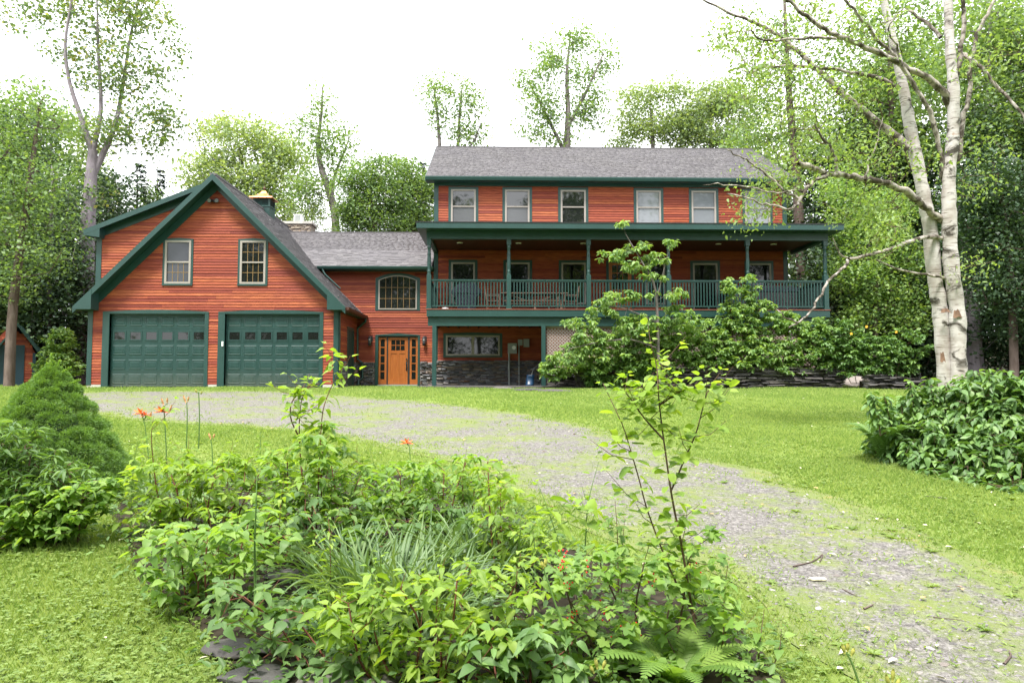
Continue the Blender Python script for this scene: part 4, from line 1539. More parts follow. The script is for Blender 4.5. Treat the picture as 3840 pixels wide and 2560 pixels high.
def lobed_mesh(name, mat, lobes=5, droop=.15):
    b = B()
    b.v = [(.25, 0, .03)]
    k = lobes * 4
    for i in range(k + 1):
        a = -pi * .86 + 2 * pi * .86 * i / k
        r = .50 + .13 * cos(a * lobes / .86)
        r *= (1.0 + .25 * cos(a))
        x, y = .25 + r * cos(a), r * sin(a)
        b.v.append((x, y, .05 * abs(y) - droop * x * x))
    for i in range(k):
        b.f.append((0, i + 1, i + 2))
    return b.mesh(name, mat, True)


LM = {}


def leaf_set(mat, prof='ovate', serr=0., n=7):
    key = (mat, prof, serr)
    if key not in LM:
        if prof == 'lobed':
            LM[key] = [lobed_mesh('leaf', mat, 5, d) for d in (.05, .18, .3)]
        else:
            LM[key] = [leaf_mesh('leaf', mat, prof, n, f, d, serr, tw) for f, d, tw in ((.10, .10, 1), (.16, .25, -1), (.07, .42, 1.5), (.2, .02, 0))]
    return LM[key]


CAMP = np.array([0, 0, CZ])


def put_leaves(parent, Pp, D, N, L, W, mat, kind='leaf6', parts=0, prof='ovate', serr=0., tint=None, stuff='foliage', near=True):
    """first `parts` leaves (largest in view) as single objects, the rest joined"""
    n = len(Pp)
    if n == 0:
        return
    order = np.argsort(np.linalg.norm(Pp - CAMP, axis=1) / L) if near else RS.permutation(n)
    a = order[:parts]
    if len(a):
        ms = leaf_set(mat, prof, serr)
        d, s, nn = leaf_frames(D[a], N[a])
        for k in range(len(a)):
            i = a[k]
            x, y, z = d[k] * L[i], s[k] * W[i], nn[k] * L[i]
            p = Pp[i]
            M = Matrix(((x[0], y[0], z[0], p[0]), (x[1], y[1], z[1], p[1]), (x[2], y[2], z[2], p[2]), (0, 0, 0, 1)))
            add('leaf', ms[k % len(ms)], parent, M)
    r = order[parts:]
    if len(r):
        V, F, k = leaf_arrays(Pp[r], D[r], N[r], L[r], W[r], kind)
        tt = RS.rand(len(r)) if tint is None else np.clip(tint[r], 0, .998)
        add(stuff, np_mesh(stuff, V, F, mat, np.repeat(tt, k)), parent, None, kind='stuff' if parts else None)


def grow(trunks, targets, step=.6, up=.5, tip=.012, jit=.08):
    """trunks: polylines (x,y,z,r); every target is joined to the nearest wood. returns nodes, parents, radii"""
    Pn, par, fr = [], [], []
    for poly in trunks:
        pl_ = interp(smooth_poly(poly, 3), step)
        if Pn:
            A = np.array(Pn)
            prev = int(np.argmin(np.linalg.norm(A - pl_[0, :3], axis=1)))
        else:
            prev = -1
        for q_ in pl_:
            Pn.append(q_[:3])
            par.append(prev)
            fr.append(q_[3])
            prev = len(Pn) - 1
    base_n = len(Pn)
    if len(targets):
        A = np.array(Pn)
        dmin = np.array([np.min(np.linalg.norm(A - t, axis=1)) for t in targets])
        cap = base_n + 60000
        buf = np.zeros((cap, 3))
        buf[:base_n] = A
        nn_ = base_n
        for i in np.argsort(dmin):
            t = targets[i]
            q_ = buf[:nn_]
            dv = t - q_
            d = np.linalg.norm(dv, axis=1)
            hz = np.hypot(dv[:, 0], dv[:, 1])
            cost = d + up * np.clip(q_[:, 2] + .35 * hz - t[2], 0, None)
            j = int(np.argmin(cost))
            m = max(1, int(d[j] / step))
            p0 = q_[j].copy()
            ctrl = (p0 + t) / 2 + np.array([0, 0, .12 * d[j]]) + RS.randn(3) * jit * d[j]
            prev = j
            for k in range(1, m + 1):
                s = k / m
                p = (1 - s) ** 2 * p0 + 2 * s * (1 - s) * ctrl + s * s * t
                buf[nn_] = p
                Pn.append(p)
                par.append(prev)
                fr.append(0)
                prev = nn_
                nn_ += 1
    Pn = np.array(Pn)
    par = np.array(par)
    fr = np.array(fr)
    acc = np.zeros(len(Pn))
    kids = np.zeros(len(Pn), int)
    for i in range(len(Pn) - 1, -1, -1):
        if kids[i] == 0:
            acc[i] = tip ** 2.3
        if par[i] >= 0:
            acc[par[i]] += acc[i]
            kids[par[i]] += 1
    rad = acc ** (1 / 2.3)
    rad = np.where(fr > 0, fr, rad)
    for i in range(len(Pn)):
        if par[i] >= 0 and fr[i] == 0:
            rad[i] = min(rad[i], rad[par[i]] * .85)
    return Pn, par, rad, base_n


def wood_arrays(Pn, par, rad, sides=5):
    e = np.where(par >= 0)[0]
    p1, p0 = Pn[e], Pn[par[e]]
    r1, r0 = rad[e], np.minimum(rad[par[e]], rad[e] * 1.35)
    d = unit(p1 - p0)
    ref = np.where(np.abs(d[:, 2:3]) > .9, np.array([[1., 0, 0]]), np.array([[0, 0, 1.]]))
    a = unit(np.cross(d, ref))
    b = np.cross(d, a)
    ang = np.arange(sides) * 2 * pi / sides
    ring = a[:, None] * np.cos(ang)[None, :, None] + b[:, None] * np.sin(ang)[None, :, None]
    V = np.stack([p0[:, None] + ring * r0[:, None, None], p1[:, None] + ring * r1[:, None, None]], 1).reshape(-1, 3)
    k = np.arange(len(e))[:, None] * 2 * sides
    i = np.arange(sides)[None]
    j = (i + 1) % sides
    F = np.stack([k + i, k + j, k + sides + j, k + sides + i], -1).reshape(-1, 4)
    return V, F


def in_blobs(blobs, n, shell=.5, front=1.):
    """blobs: (centre xyz, radii xyz)"""
    vol = np.array([b[1][0] * b[1][2] for b in blobs])
    cnt = np.maximum(1, np.round(n * vol / vol.sum()).astype(int))
    out = []
    for (c, r), k in zip(blobs, cnt):
        d = unit(RS.randn(k, 3))
        rr = RS.uniform(0, 1, (k, 1)) ** (1 / 3)
        rr = shell + (1 - shell) * rr
        rr = np.where(RS.rand(k, 1) < .25, RS.rand(k, 1) ** (1 / 3), rr)
        out.append(np.asarray(c) + d * rr * np.asarray(r))
    return np.concatenate(out)


def vblobs(L, Y, dy=None, flat=1.):
    """blobs given as (vx, vy, rx, ry[, Yoff]) in the 2352 px view at depth Y"""
    out = []
    for b in L:
        yo = b[4] if len(b) > 4 else 0
        Yq = Y + yo
        c = V2(b[0], b[1], Yq)
        s = Yq / 1568
        out.append((c, (b[2] * s, (dy or (b[2] + b[3]) * .5 * s), b[3] * s * flat)))
    return out


def crown_leaves(T_, per, rc, Lm, asp=.75, droop=.25, flat=.6, rosette=False, up=.9):
    n = len(T_)
    k = np.maximum(1, RS.poisson(per, n))
    idx = np.repeat(np.arange(n), k)
    m = len(idx)
    if rosette:
        az = RS.rand(n)[idx] * 2 * pi + np.concatenate([np.arange(q_) * 2.4 for q_ in k]) + RS.randn(m) * .3
        el = RS.uniform(-.85 if T_[0, 1] > 8 else -.5, .3, m) - droop * .4
        D = np.stack([np.cos(az) * np.cos(el), np.sin(az) * np.cos(el), np.sin(el)], -1)
        Pp = T_[idx] + D * (RS.rand(m, 1) * rc * .5) + RS.randn(m, 3) * rc * .12
        N = np.array([0, 0, 1.]) + RS.randn(m, 3) * .34
    else:
        off = np.clip(RS.randn(m, 3), -1.45, 1.45) * np.array([rc, rc, rc * flat])
        Pp = T_[idx] + off
        az = RS.rand(m) * 2 * pi
        el = RS.randn(m) * .45 - droop
        D = np.stack([np.cos(az) * np.cos(el), np.sin(az) * np.cos(el), np.sin(el)], -1)
        N = np.array([0, 0, up]) + RS.randn(m, 3) * .6
    L = Lm * (RS.uniform(.65, 1.25, m) if rosette else .45 + 1.0 * RS.rand(m) ** 1.6)
    W = L * asp * RS.uniform(.85, 1.1, m)
    ct = RS.rand(n)[idx]
    tint = .55 * ct + .45 * RS.rand(m)
    return Pp, D, N, L, W, tint


def tree(name, label, cat, trunks, blobs, nt=120, per=40, rc=.55, Lm=.2, mat='lf_maple', wood='bark_grey', group=None, kind='rhomb', step=.7, parts=0,
         rosette=False, sides=5, shell=.5, asp=.75, droop=.25, flat=.6, prof='ovate', serr=0., tip=.012, targets=None, up=.5, extra=None, parts_name='crown', stem='trunk'):
    base = trunks[0][0]
    if kind == 'rhomb':
        per, Lm, rc = per * 1.9, Lm * .78, rc * 1.08
    t = thing(name, base[:3], label, cat, group)
    T_ = in_blobs(blobs, nt, shell) if targets is None else targets
    Pn, par, rad, bn = grow(trunks, T_, step, up, tip)
    V, F = wood_arrays(Pn, par, rad, sides)
    add(stem, np_mesh(stem, V, F, wood, smooth=True), t)
    if per:
        a = crown_leaves(T_, per, rc, Lm, asp, droop, flat, rosette)
        put_leaves(t, *a[:5], mat, kind, parts, prof, serr, a[5], parts_name)
    return t


def vtrunk(L, Y, dY=0.):
    """(vx, vy, r) points at depth Y -> xyzr; dY leans the limb away from the picture plane along its length"""
    out = []
    n = len(L)
    for i, q_ in enumerate(L):
        yy = Y + dY * i / max(1, n - 1)
        out.append((*V2(q_[0], q_[1], yy), q_[2]))
    return out


# =================================================================== TREES
tree('maple_tree', 'tall forked tree with yellowing top leaves behind the garage corner', 'tree',
     [vtrunk([(186, 885, .52), (188, 845, .44), (192, 760, .40), (199, 600, .36), (205, 470, .31), (210, 400, .27), (214, 345, .21)], 34),
      vtrunk([(212, 350, .15), (190, 280, .12), (160, 190, .09), (150, 100, .07), (165, 0, .05), (172, -70, .03)], 34, -1.5),
      vtrunk([(208, 415, .17), (245, 335, .14), (268, 275, .11), (285, 180, .08), (300, 80, .06), (330, -40, .03)], 34, 1.2),
      vtrunk([(214, 345, .14), (232, 250, .10), (226, 120, .07), (222, -40, .03)], 34, .4)],
     vblobs([(140, 20, 65, 40), (230, 40, 75, 60), (330, 50, 65, 65), (300, 160, 75, 55), (225, 170, 60, 55), (310, 285, 80, 50), (365, 260, 45, 55), (240, 310, 60, 50),
             (50, 30, 60, 35), (165, 120, 40, 35), (380, 150, 40, 18), (345, 330, 50, 28), (205, 440, 35, 35), (400, 95, 25, 30), (250, -40, 120, 40)], 34),
     270, 24, .44, .23, 'lf_mixed', 'bark_violet', sides=9)
tree('maple_tree', 'pale green leafy tree at the wood edge left of the shed', 'tree',
     [vtrunk([(20, 900, .2), (30, 700, .17), (60, 480, .13), (80, 330, .08), (95, 230, .04)], 27)],
     vblobs([(60, 230, 55, 45), (100, 290, 50, 45), (20, 330, 60, 50), (60, 420, 85, 50), (110, 500, 60, 45), (20, 520, 60, 50), (80, 590, 80, 40), (10, 650, 60, 40), (-40, 420, 60, 120), (120, 420, 40, 40)], 27),
     230, 30, .45, .17, 'lf_maple', 'bark_brown')
tree('maple_tree', 'dark leafy tree behind the shed roof', 'tree',
     [vtrunk([(110, 860, .18), (112, 700, .15), (118, 520, .1), (120, 380, .05)], 32.5)],
     vblobs([(60, 620, 90, 70), (135, 650, 55, 80), (100, 740, 80, 60), (150, 560, 50, 60), (40, 760, 70, 60), (130, 460, 50, 60), (150, 800, 30, 40)], 32.5),
     210, 42, .5, .2, 'lf_dark', 'bark_violet')
tree('broadleaf_tree', 'broad pale green tree rising behind the garage ridge', 'tree',
     [vtrunk([(580, 640, .3), (578, 520, .26), (560, 420, .2), (550, 340, .1)], 46)],
     vblobs([(540, 310, 55, 40), (610, 320, 50, 40), (480, 400, 60, 50), (560, 400, 75, 60), (640, 410, 60, 60), (600, 490, 90, 45), (500, 480, 70, 40), (660, 350, 40, 40)], 46),
     330, 46, .6, .26, 'lf_pale', 'bark_grey')
tree('broadleaf_tree', 'thin leafed tree with bare limbs beside the pale tree behind the garage', 'tree',
     [vtrunk([(470, 600, .2), (468, 450, .15), (470, 340, .08)], 49)],
     vblobs([(455, 310, 30, 30), (490, 300, 40, 30), (440, 400, 25, 40), (450, 470, 40, 40), (520, 285, 30, 20)], 49), 80, 18, .5, .22, 'lf_mixed', 'bark_grey')
tree('broadleaf_tree', 'tall tree with a bent bare trunk behind the chimney', 'tree',
     [vtrunk([(770, 620, .3), (770, 540, .28), (768, 490, .26), (756, 440, .24), (737, 385, .19), (730, 330, .14), (738, 260, .09), (741, 200, .04)], 43),
      vtrunk([(762, 455, .15), (768, 405, .11), (790, 350, .07), (805, 310, .03)], 43, 1.0)],
     vblobs([(740, 212, 15, 24), (735, 265, 30, 35), (712, 320, 42, 35), (772, 330, 45, 30), (745, 365, 60, 30), (800, 305, 18, 15), (690, 285, 18, 18), (720, 420, 50, 30), (690, 460, 50, 40)], 43),
     150, 26, .45, .22, 'lf_maple', 'bark_grey')
tree('maple_tree', 'round bright green maple behind the entry roof ridge', 'tree',
     [vtrunk([(860, 640, .22), (858, 520, .18), (850, 430, .1)], 40)],
     vblobs([(830, 410, 45, 42), (880, 395, 45, 40), (890, 460, 55, 45), (835, 490, 55, 40), (800, 455, 35, 45), (870, 510, 60, 30)], 40), 220, 42, .42, .2, 'lf_maple', 'bark_brown')
tree('maple_tree', 'dense green maple tight behind the main roof corner', 'tree',
     [vtrunk([(955, 640, .22), (952, 520, .18), (945, 430, .1)], 42)],
     vblobs([(930, 410, 38, 42), (960, 450, 40, 45), (930, 490, 45, 40), (970, 510, 40, 30), (985, 430, 25, 35)], 42), 190, 42, .42, .2, 'lf_maple', 'bark_brown')
tree('broadleaf_tree', 'open-crowned tree with several thin stems above the main roof end', 'tree',
     [vtrunk([(1012, 420, .16), (1010, 340, .14), (1005, 270, .10), (998, 210, .05)], 47), vtrunk([(1012, 400, .14), (1050, 340, .12), (1055, 270, .1), (1062, 195, .05)], 47, .6), vtrunk([(1030, 380, .1), (1085, 330, .08), (1105, 280, .03)], 47, -1)],
     vblobs([(1020, 190, 40, 18), (1065, 215, 35, 30), (1005, 235, 38, 28), (1085, 255, 30, 32), (1030, 285, 45, 30), (1095, 305, 22, 25), (1060, 315, 45, 22), (980, 205, 20, 10)], 47),
     130, 22, .45, .23, 'lf_maple', 'bark_grey')
tree('broadleaf_tree', 'tallest open-crowned tree above the middle of the main roof', 'tree',
     [vtrunk([(1300, 430, .3), (1302, 340, .27), (1305, 260, .2), (1302, 170, .12), (1310, 80, .05)], 47), vtrunk([(1298, 350, .16), (1255, 265, .11), (1215, 190, .05)], 47, 1), vtrunk([(1305, 290, .15), (1350, 205, .1), (1385, 125, .04)], 47, -1)],
     vblobs([(1310, 85, 38, 26), (1255, 125, 40, 30), (1360, 108, 42, 30), (1392, 140, 26, 32), (1212, 180, 32, 26), (1290, 160, 55, 36), (1240, 220, 55, 30), (1350, 200, 45, 36), (1305, 255, 65, 34), (1225, 280, 42, 32), (1365, 275, 36, 34), (1265, 318, 55, 22)], 47),
     250, 24, .48, .24, 'lf_maple', 'bark_grey')
tree('broadleaf_tree', 'pale feathery tree above the main roof right of the tallest tree', 'tree',
     [vtrunk([(1500, 430, .2), (1500, 330, .16), (1495, 250, .08)], 50)],
     vblobs([(1465, 230, 40, 28), (1525, 212, 42, 28), (1450, 295, 36, 34), (1510, 285, 55, 34), (1430, 335, 30, 20), (1560, 310, 40, 30)], 50), 190, 34, .55, .25, 'lf_pale', 'bark_grey')
tree('broadleaf_tree', 'light green rounded tree above the main roof near the birch', 'tree',
     [vtrunk([(1635, 430, .22), (1635, 330, .18), (1630, 240, .08)], 50)],
     vblobs([(1595, 265, 50, 38), (1645, 225, 50, 36), (1695, 255, 45, 42), (1610, 318, 60, 26), (1680, 318, 50, 28)], 50), 230, 40, .55, .25, 'lf_pale', 'bark_grey')
tree('maple_tree', 'tall slender tree with straight trunk beyond the porch end', 'tree',
     [vtrunk([(1855, 800, .34), (1848, 700, .31), (1838, 560, .28), (1830, 420, .24), (1815, 250, .18), (1806, 100, .12), (1800, -40, .06)], 35)],
     vblobs([(1690, 50, 40, 30), (1755, 90, 50, 50), (1830, 70, 55, 55), (1715, 160, 42, 34), (1795, 190, 55, 45), (1870, 160, 55, 55), (1755, 290, 60, 45), (1850, 310, 60, 45), (1775, 390, 45, 35), (1730, 230, 35, 30), (1900, 260, 50, 50), (1660, 100, 20, 25)], 35),
     250, 20, .42, .2, 'lf_maple', 'bark_brown', sides=8)
tree('maple_tree', 'tall maple towering behind the birch crown', 'tree',
     [vtrunk([(2060, 800, .3), (2058, 600, .27), (2050, 380, .2), (2045, 180, .12), (2040, 0, .05)], 32)],
     vblobs([(1990, 60, 75, 60), (2090, 50, 75, 60), (1960, 190, 70, 60), (2060, 200, 85, 70), (1950, 320, 60, 50), (2060, 330, 80, 60), (2130, 140, 60, 60), (1990, 420, 70, 45)], 32),
     270, 32, .48, .2, 'lf_maple', 'bark_brown')
tree('maple_tree', 'big dark-trunked maple at the wood edge right of the birch', 'tree',
     [vtrunk([(2236, 880, .30), (2240, 700, .26), (2252, 560, .23), (2262, 380, .18), (2270, 200, .12), (2275, 20, .05)], 27), vtrunk([(2236, 880, .2), (2222, 700, .18), (2215, 560, .15), (2190, 400, .1)], 27, .7)],
     vblobs([(2240, 70, 90, 70), (2340, 80, 70, 80), (2190, 200, 80, 70), (2310, 240, 90, 70), (2380, 160, 60, 100), (2240, 330, 80, 50)], 27),
     270, 34, .45, .19, 'lf_maple', 'bark_violet', sides=8)
tree('maple_tree', 'deep green understorey maple hanging over the big garden bush', 'tree',
     [vtrunk([(2330, 880, .15), (2325, 700, .13), (2310, 520, .09), (2290, 400, .05)], 24)],
     vblobs([(2280, 420, 70, 60), (2340, 480, 70, 80), (2250, 540, 50, 60), (2330, 620, 70, 80), (2270, 660, 50, 50), (2370, 740, 60, 60), (2230, 450, 40, 40)], 24),
     240, 40, .40, .17, 'lf_dark', 'bark_brown')
tree('maple_tree', 'mid green understorey tree between porch corner and birch', 'tree',
     [vtrunk([(2010, 850, .12), (2012, 700, .1), (2020, 560, .07), (2030, 460, .04)], 27.5)],
     vblobs([(1960, 500, 55, 45), (2040, 480, 60, 45), (2000, 560, 65, 50), (2070, 590, 50, 55), (1960, 640, 60, 45), (2040, 680, 65, 45), (1985, 735, 60, 35), (2080, 740, 40, 40), (1930, 430, 40, 40)], 27.5),
     300, 40, .36, .16, 'lf_shrub', 'bark_brown')


def conifer(vx, vtop, vbase, Y, rw, label):
    top, bot = V2(vx, vtop, Y), V2(vx, vbase, Y)
    h = top[2] - bot[2]
    t = thing('spruce_tree', bot, label, 'spruce tree')
    B().tube([bot, (bot + top) / 2, top], [.14, .08, .015], 6).add('trunk', 'bark_brown', t)
    n = int(h / .32)
    Pp, D = [], []
    for i in range(n):
        z = i / n
        R = rw * (1 - z) ** .85 * RS.uniform(.8, 1.1) + .08
        for k in range(9):
            a = RS.rand() * 2 * pi
            rr = R * RS.uniform(.75, 1.1)
            for s in np.linspace(.15, 1, max(3, int(rr / .16))):
                p = bot + np.array([cos(a) * rr * s, sin(a) * rr * s, h * z - .25 * rr * s * s + .2])
                for _ in range(3):
                    Pp.append(p + RS.randn(3) * .05)
                    D.append((cos(a) + RS.randn() * .6, sin(a) + RS.randn() * .6, -.25 + RS.randn() * .2))
    Pp, D = np.array(Pp), np.array(D)
    L = RS.uniform(.16, .30, len(Pp))
    put_leaves(t, Pp, D, np.array([0, 0, 1.]) + RS.randn(len(Pp), 3) * .4, L, L * .45, 'lf_conifer', 'rhomb', stuff='crown')


conifer(315, 375, 640, 44, 1.9, 'dark spruce behind the dormer roof, the broader of two')
conifer(362, 388, 640, 46, 1.5, 'dark pointed spruce behind the dormer roof, the slimmer of two')
conifer(969, 372, 600, 48, 1.3, 'small dark spruce tip beside the main roof corner')


def proto(seed, H, wide, mat, wood, nt=110, per=34, low=.25, Lm=.27):
    """a generic wood tree at the origin: returns its two meshes"""
    rs = np.random.RandomState(seed)
    tr = [[(0, 0, -.3, H * .016), (rs.uniform(-.2, .2), rs.uniform(-.2, .2), H * .3, H * .013), (rs.uniform(-.5, .5), rs.uniform(-.5, .5), H * .65, H * .008), (rs.uniform(-.6, .6), rs.uniform(-.6, .6), H * .95, H * .002)]]
    bl = []
    for k in range(13):
        z = low + (1 - low) * (k + .5) / 13
        r = wide * math.sin(pi * min(1, (z - low) / (1 - low) * .85 + .15)) * rs.uniform(.5, .9)
        a = rs.rand() * 2 * pi
        bl.append(((cos(a) * r * .7, sin(a) * r * .7, z * H), (wide * .42, wide * .42, H * .055)))
    T_ = in_blobs(bl, nt, .3)
    Pn, par, rad, bn = grow(tr, T_, .9, .5)
    V, F = wood_arrays(Pn, par, rad, 5)
    m1 = np_mesh('trunk', V, F, wood, smooth=True)
    a = crown_leaves(T_, per * 1.7, .62, Lm * .8, .75, .25, .6)
    V, F, k = leaf_arrays(*a[:5], 'rhomb')
    m2 = np_mesh('crown', V, F, mat, np.repeat(np.clip(a[5], 0, .998), k))
    return m1, m2


PR = [proto(1, 15, 3.4, 'lf_maple', 'bark_brown', 150, 40, .2), proto(2, 13, 3.0, 'lf_dark', 'bark_violet', 150, 44, .12), proto(3, 16, 3.2, 'lf_pale', 'bark_grey', 140, 36, .3), proto(4, 6, 2.4, 'lf_dark', 'bark_brown', 110, 44, .05, .22)]


def wood_tree(k, x, y, s, label, group, name='forest_tree'):
    M = T(x, y, float(ground(x, y))) @ Matrix.Rotation(random.uniform(0, 6.28), 4, 'Z') @ Matrix.Scale(s, 4)
    t = add(name, None, None, M, label=label, category='tree', group=group)
    for nme, me in zip(('trunk', 'crown'), PR[k]):
        o = bpy.data.objects.new(nme, me)
        COL.objects.link(o)
        o.parent = t


FW = 'trees in the woods round the house'
LB = ['leafy green tree', 'dark green tree', 'pale green tree', 'low dark sapling']
for (k, x, y, s) in [
    # left wood
    (1, -24, 34, 1.0), (0, -28, 37, 1.0), (1, -21.5, 37, .8), (3, -23.5, 31.5, .9), (3, -20.2, 34, .9), (1, -31, 32, 1.0), (2, -27, 44, 1.0), (0, -34, 42, 1.0), (3, -18.4, 36, .8), (3, -26, 30, 1.0), (1, -19, 42, .75), (0, -23, 46, .8),
    (1, -25, 29.5, .85), (1, -27.5, 33.5, 1.0), (3, -22.5, 33, 1.2), (1, -33, 37, 1.1), (0, -26, 39, 1.05), (1, -22.8, 41, .9), (0, -30.5, 40, 1.1),
    # behind the house: low in the picture
    (0, -17, 47, .72), (1, -13, 50, .66), (0, -8, 46, .6), (0, -8.3, 42, .70), (2, -11.6, 43, .66), (0, -6.2, 43.5, .66), (1, -4.5, 45, .62), (2, -10, 55, .62), (0, 2, 52, .7), (1, 8, 50, .7), (2, 12, 52, .78),
    # right wood
    (1, 17, 36, .9), (0, 15.5, 41, 1.0), (1, 21, 33, .95), (2, 19, 43, 1.05), (3, 15.6, 31, 1.0), (3, 18.2, 29.5, 1.0), (1, 24.5, 29, 1.0), (0, 27, 34, 1.1), (3, 21, 27.5, 1.0), (1, 28, 26, 1.0), (2, 24, 40, 1.15), (3, 24, 24.5, .9), (0, 31, 30, 1.0), (3, 20, 31.5, 1.1), (3, 26, 30, 1.1), (1, 20, 37, 1.0),
        (3, 17, 33.5, 1.1), (3, 23, 33, 1.2), (1, 22.5, 25.5, 1.0), (1, 19.5, 27, .8), (1, 26, 23.5, 1.05), (0, 23.5, 30, 1.15), (0, 29, 28, 1.2), (1, 18.3, 33, 1.0), (0, 22, 36, 1.2)]:
    reg = 'behind the shed and garage' if x < -17.5 else 'behind the house' if x < 13 else 'beyond the porch end and birch'
    wood_tree(k, x, y, s, LB[k] + ' in the wood ' + reg, 'trees in the wood ' + reg)
# trees across the drive behind the viewer: the windows mirror them, dark near row added to shade the porch
for (k, x, y, s) in [(1, -5, -9, 1.0), (1, 7, -8.5, 1.0), (1, 11, -9, 1.1), (1, -10.5, -8, 1.0), (1, 16, -7, 1.1), (1, -15.5, -7, 1.1), (1, 2, -9.5, 1.05), (1, 21, -7, 1.2), (1, -22, -6, 1.2), (0, -9, -16, 1.15), (1, -17, -12, 1.1), (2, -2, -19, 1.2), (1, 5, -15, 1.1), (0, 13, -12, 1.1), (2, 21, -16, 1.2), (1, -26, -13, 1.2), (1, -13, -21, 1.3), (0, 9, -21, 1.25), (1, 1.5, -13, .8), (3, -6, -12, 1.3), (3, 9, -11, 1.2), (0, -35, -8, 1.2), (1, 30, -10, 1.2), (3, -21, -9, 1.2), (3, 17, -9, 1.2), (2, -30, -20, 1.3), (1, 26, -22, 1.3), (3, -12, -10, 1.2), (3, 3, -10.5, 1.1)]:
    wood_tree(k, x, y, s * (1.45 if int(abs(x)) % 2 and k < 3 else 1.1), 'unseen tree across the drive, facing the house front', 'trees facing the house')

# ------------------------------------------------------------------ the paper birch
BY = 13.6


def bpts(L, r0, r1, dY=0., Y=BY):
    n = len(L)
    return [(*P(a, b_, Y + dY * i / max(1, n - 1)), r0 + (r1 - r0) * i / max(1, n - 1)) for i, (a, b_) in enumerate(L)]


bt = thing('birch_tree', P(3570, 1560, BY), 'white paper birch with twin peeling trunks rising from the big bush', 'birch tree')
tr_r = [(3598, 1580, .26), (3595, 1489, .20), (3593, 1299, .19), (3587, 1144, .185), (3567, 1001, .175), (3559, 800, .165), (3560, 640, .15), (3573, 517, .14), (3576, 344, .13), (3562, 172, .115), (3556, 0, .10), (3550, -150, .08), (3545, -320, .05)]
tr_l = [(3552, 1580, .22), (3547, 1460, .17), (3536, 1299, .175), (3524, 1156, .18), (3503, 1030, .17), (3488, 857, .165), (3473, 780, .16), (3450, 660, .15), (3415, 488, .14), (3381, 298, .115), (3346, 143, .10), (3312, 0, .085), (3270, -150, .06), (3240, -300, .03)]
for tr_, yy, nm in ((tr_r, BY - .08, 'trunk'), (tr_l, BY + .1, 'trunk')):
    pts = smooth_poly([(*P(a, b_, yy), r * .80) for a, b_, r in tr_], 6)
    r = pts[:, 3] * (1 + .05 * RS.randn(len(pts)))
    V, F = tube(pts[:, :3], r, 16, .03)
    add(nm, np_mesh('trunk', V, F, 'birch', smooth=True), bt)
limbs = [
    bpts([(3565, 402), (3536, 344), (3478, 293), (3387, 247), (3347, 224), (3249, 178), (3151, 138), (3077, 103), (3008, 52), (2950, 0), (2900, -50)], .085, .03, -1.2),
    bpts([(3536, 672), (3530, 603), (3507, 488), (3478, 402), (3421, 316), (3381, 247), (3346, 201), (3295, 155), (3266, 115), (3226, 75), (3197, 34), (3150, -20)], .06, .03, -.9),
    bpts([(3410, 560), (3364, 517), (3283, 454), (3191, 379), (3111, 304), (3048, 247), (2985, 184), (2916, 132), (2836, 86), (2732, 46), (2635, 0)], .10, .025, .8),
    bpts([(3375, 330), (3352, 321), (3278, 287), (3180, 270), (3105, 258), (2996, 247), (2881, 253), (2807, 267), (2790, 230), (2749, 178)], .055, .015, .5),
    bpts([(3134, 146), (3054, 143), (2973, 149), (2858, 149), (2818, 115)], .035, .015, -.3, BY - .9),
    bpts([(3540, 830), (3478, 786), (3410, 729), (3329, 689), (3249, 672), (3191, 660), (3134, 654), (3088, 649), (3036, 626), (2990, 611)], .085, .055, -1.3),
    bpts([(3134, 654), (3094, 660), (3048, 683), (3019, 718), (3002, 746), (2973, 783), (2916, 775), (2858, 760), (2790, 740), (2726, 726)], .05, .012, -.5, BY - 1.0),
    bpts([(3008, 746), (2950, 723), (2904, 677), (2847, 637), (2801, 597), (2761, 580), (2726, 557)], .035, .01, -.2, BY - 1.2),
    bpts([(3019, 718), (2985, 712), (2933, 723), (2881, 717), (2790, 700), (2690, 690), (2640, 700)], .025, .008, -.4, BY - 1.15),
    bpts([(3134, 654), (3120, 560), (3070, 500), (3060, 470)], .04, .02, -.3, BY - 1.0),
    bpts([(3593, 603), (3610, 459), (3639, 344), (3645, 241), (3662, 143), (3691, 75), (3731, 0), (3760, -80)], .06, .03, -.6),
    bpts([(3580, 300), (3588, 275), (3605, 172), (3616, 57), (3610, 0), (3612, -150)], .065, .045, -.3),
    bpts([(3600, 200), (3622, 212), (3662, 241), (3737, 321), (3794, 379), (3850, 460)], .05, .03, -.8),
    bpts([(3545, 892), (3478, 886), (3421, 903), (3306, 943), (3191, 972), (3168, 1001), (3111, 1052), (3071, 1121), (3036, 1173), (2990, 1210), (2962, 1228)], .05, .014, -2.0),
    bpts([(2990, 1210), (2939, 1184), (2904, 1147)], .02, .01, -.1, BY - 1.85),
    bpts([(3550, 1045), (3478, 1030), (3364, 1009), (3283, 972)], .035, .015, -.9),
    bpts([(3191, 972), (3150, 950), (3120, 890)], .025, .01, -.2, BY - 1.0),
    bpts([(3249, 672), (3260, 600), (3290, 520), (3310, 440)], .022, .01, .3, BY - .7),
    bpts([(3381, 247), (3360, 170), (3330, 110), (3390, 30)], .03, .012, -.5, BY - .5),
    bpts([(3530, 140), (3480, 90), (3400, 35)], .05, .03, .4),
]
for L_ in limbs:
    pts = smooth_poly(L_, 4)
    V, F = tube(pts[:, :3] + .012 * RS.randn(len(pts), 3), pts[:, 3] * .85 * (1 + .06 * RS.randn(len(pts))), 8, .05)
    add('limb', np_mesh('limb', V, F, 'birch_limb', smooth=True), bt)
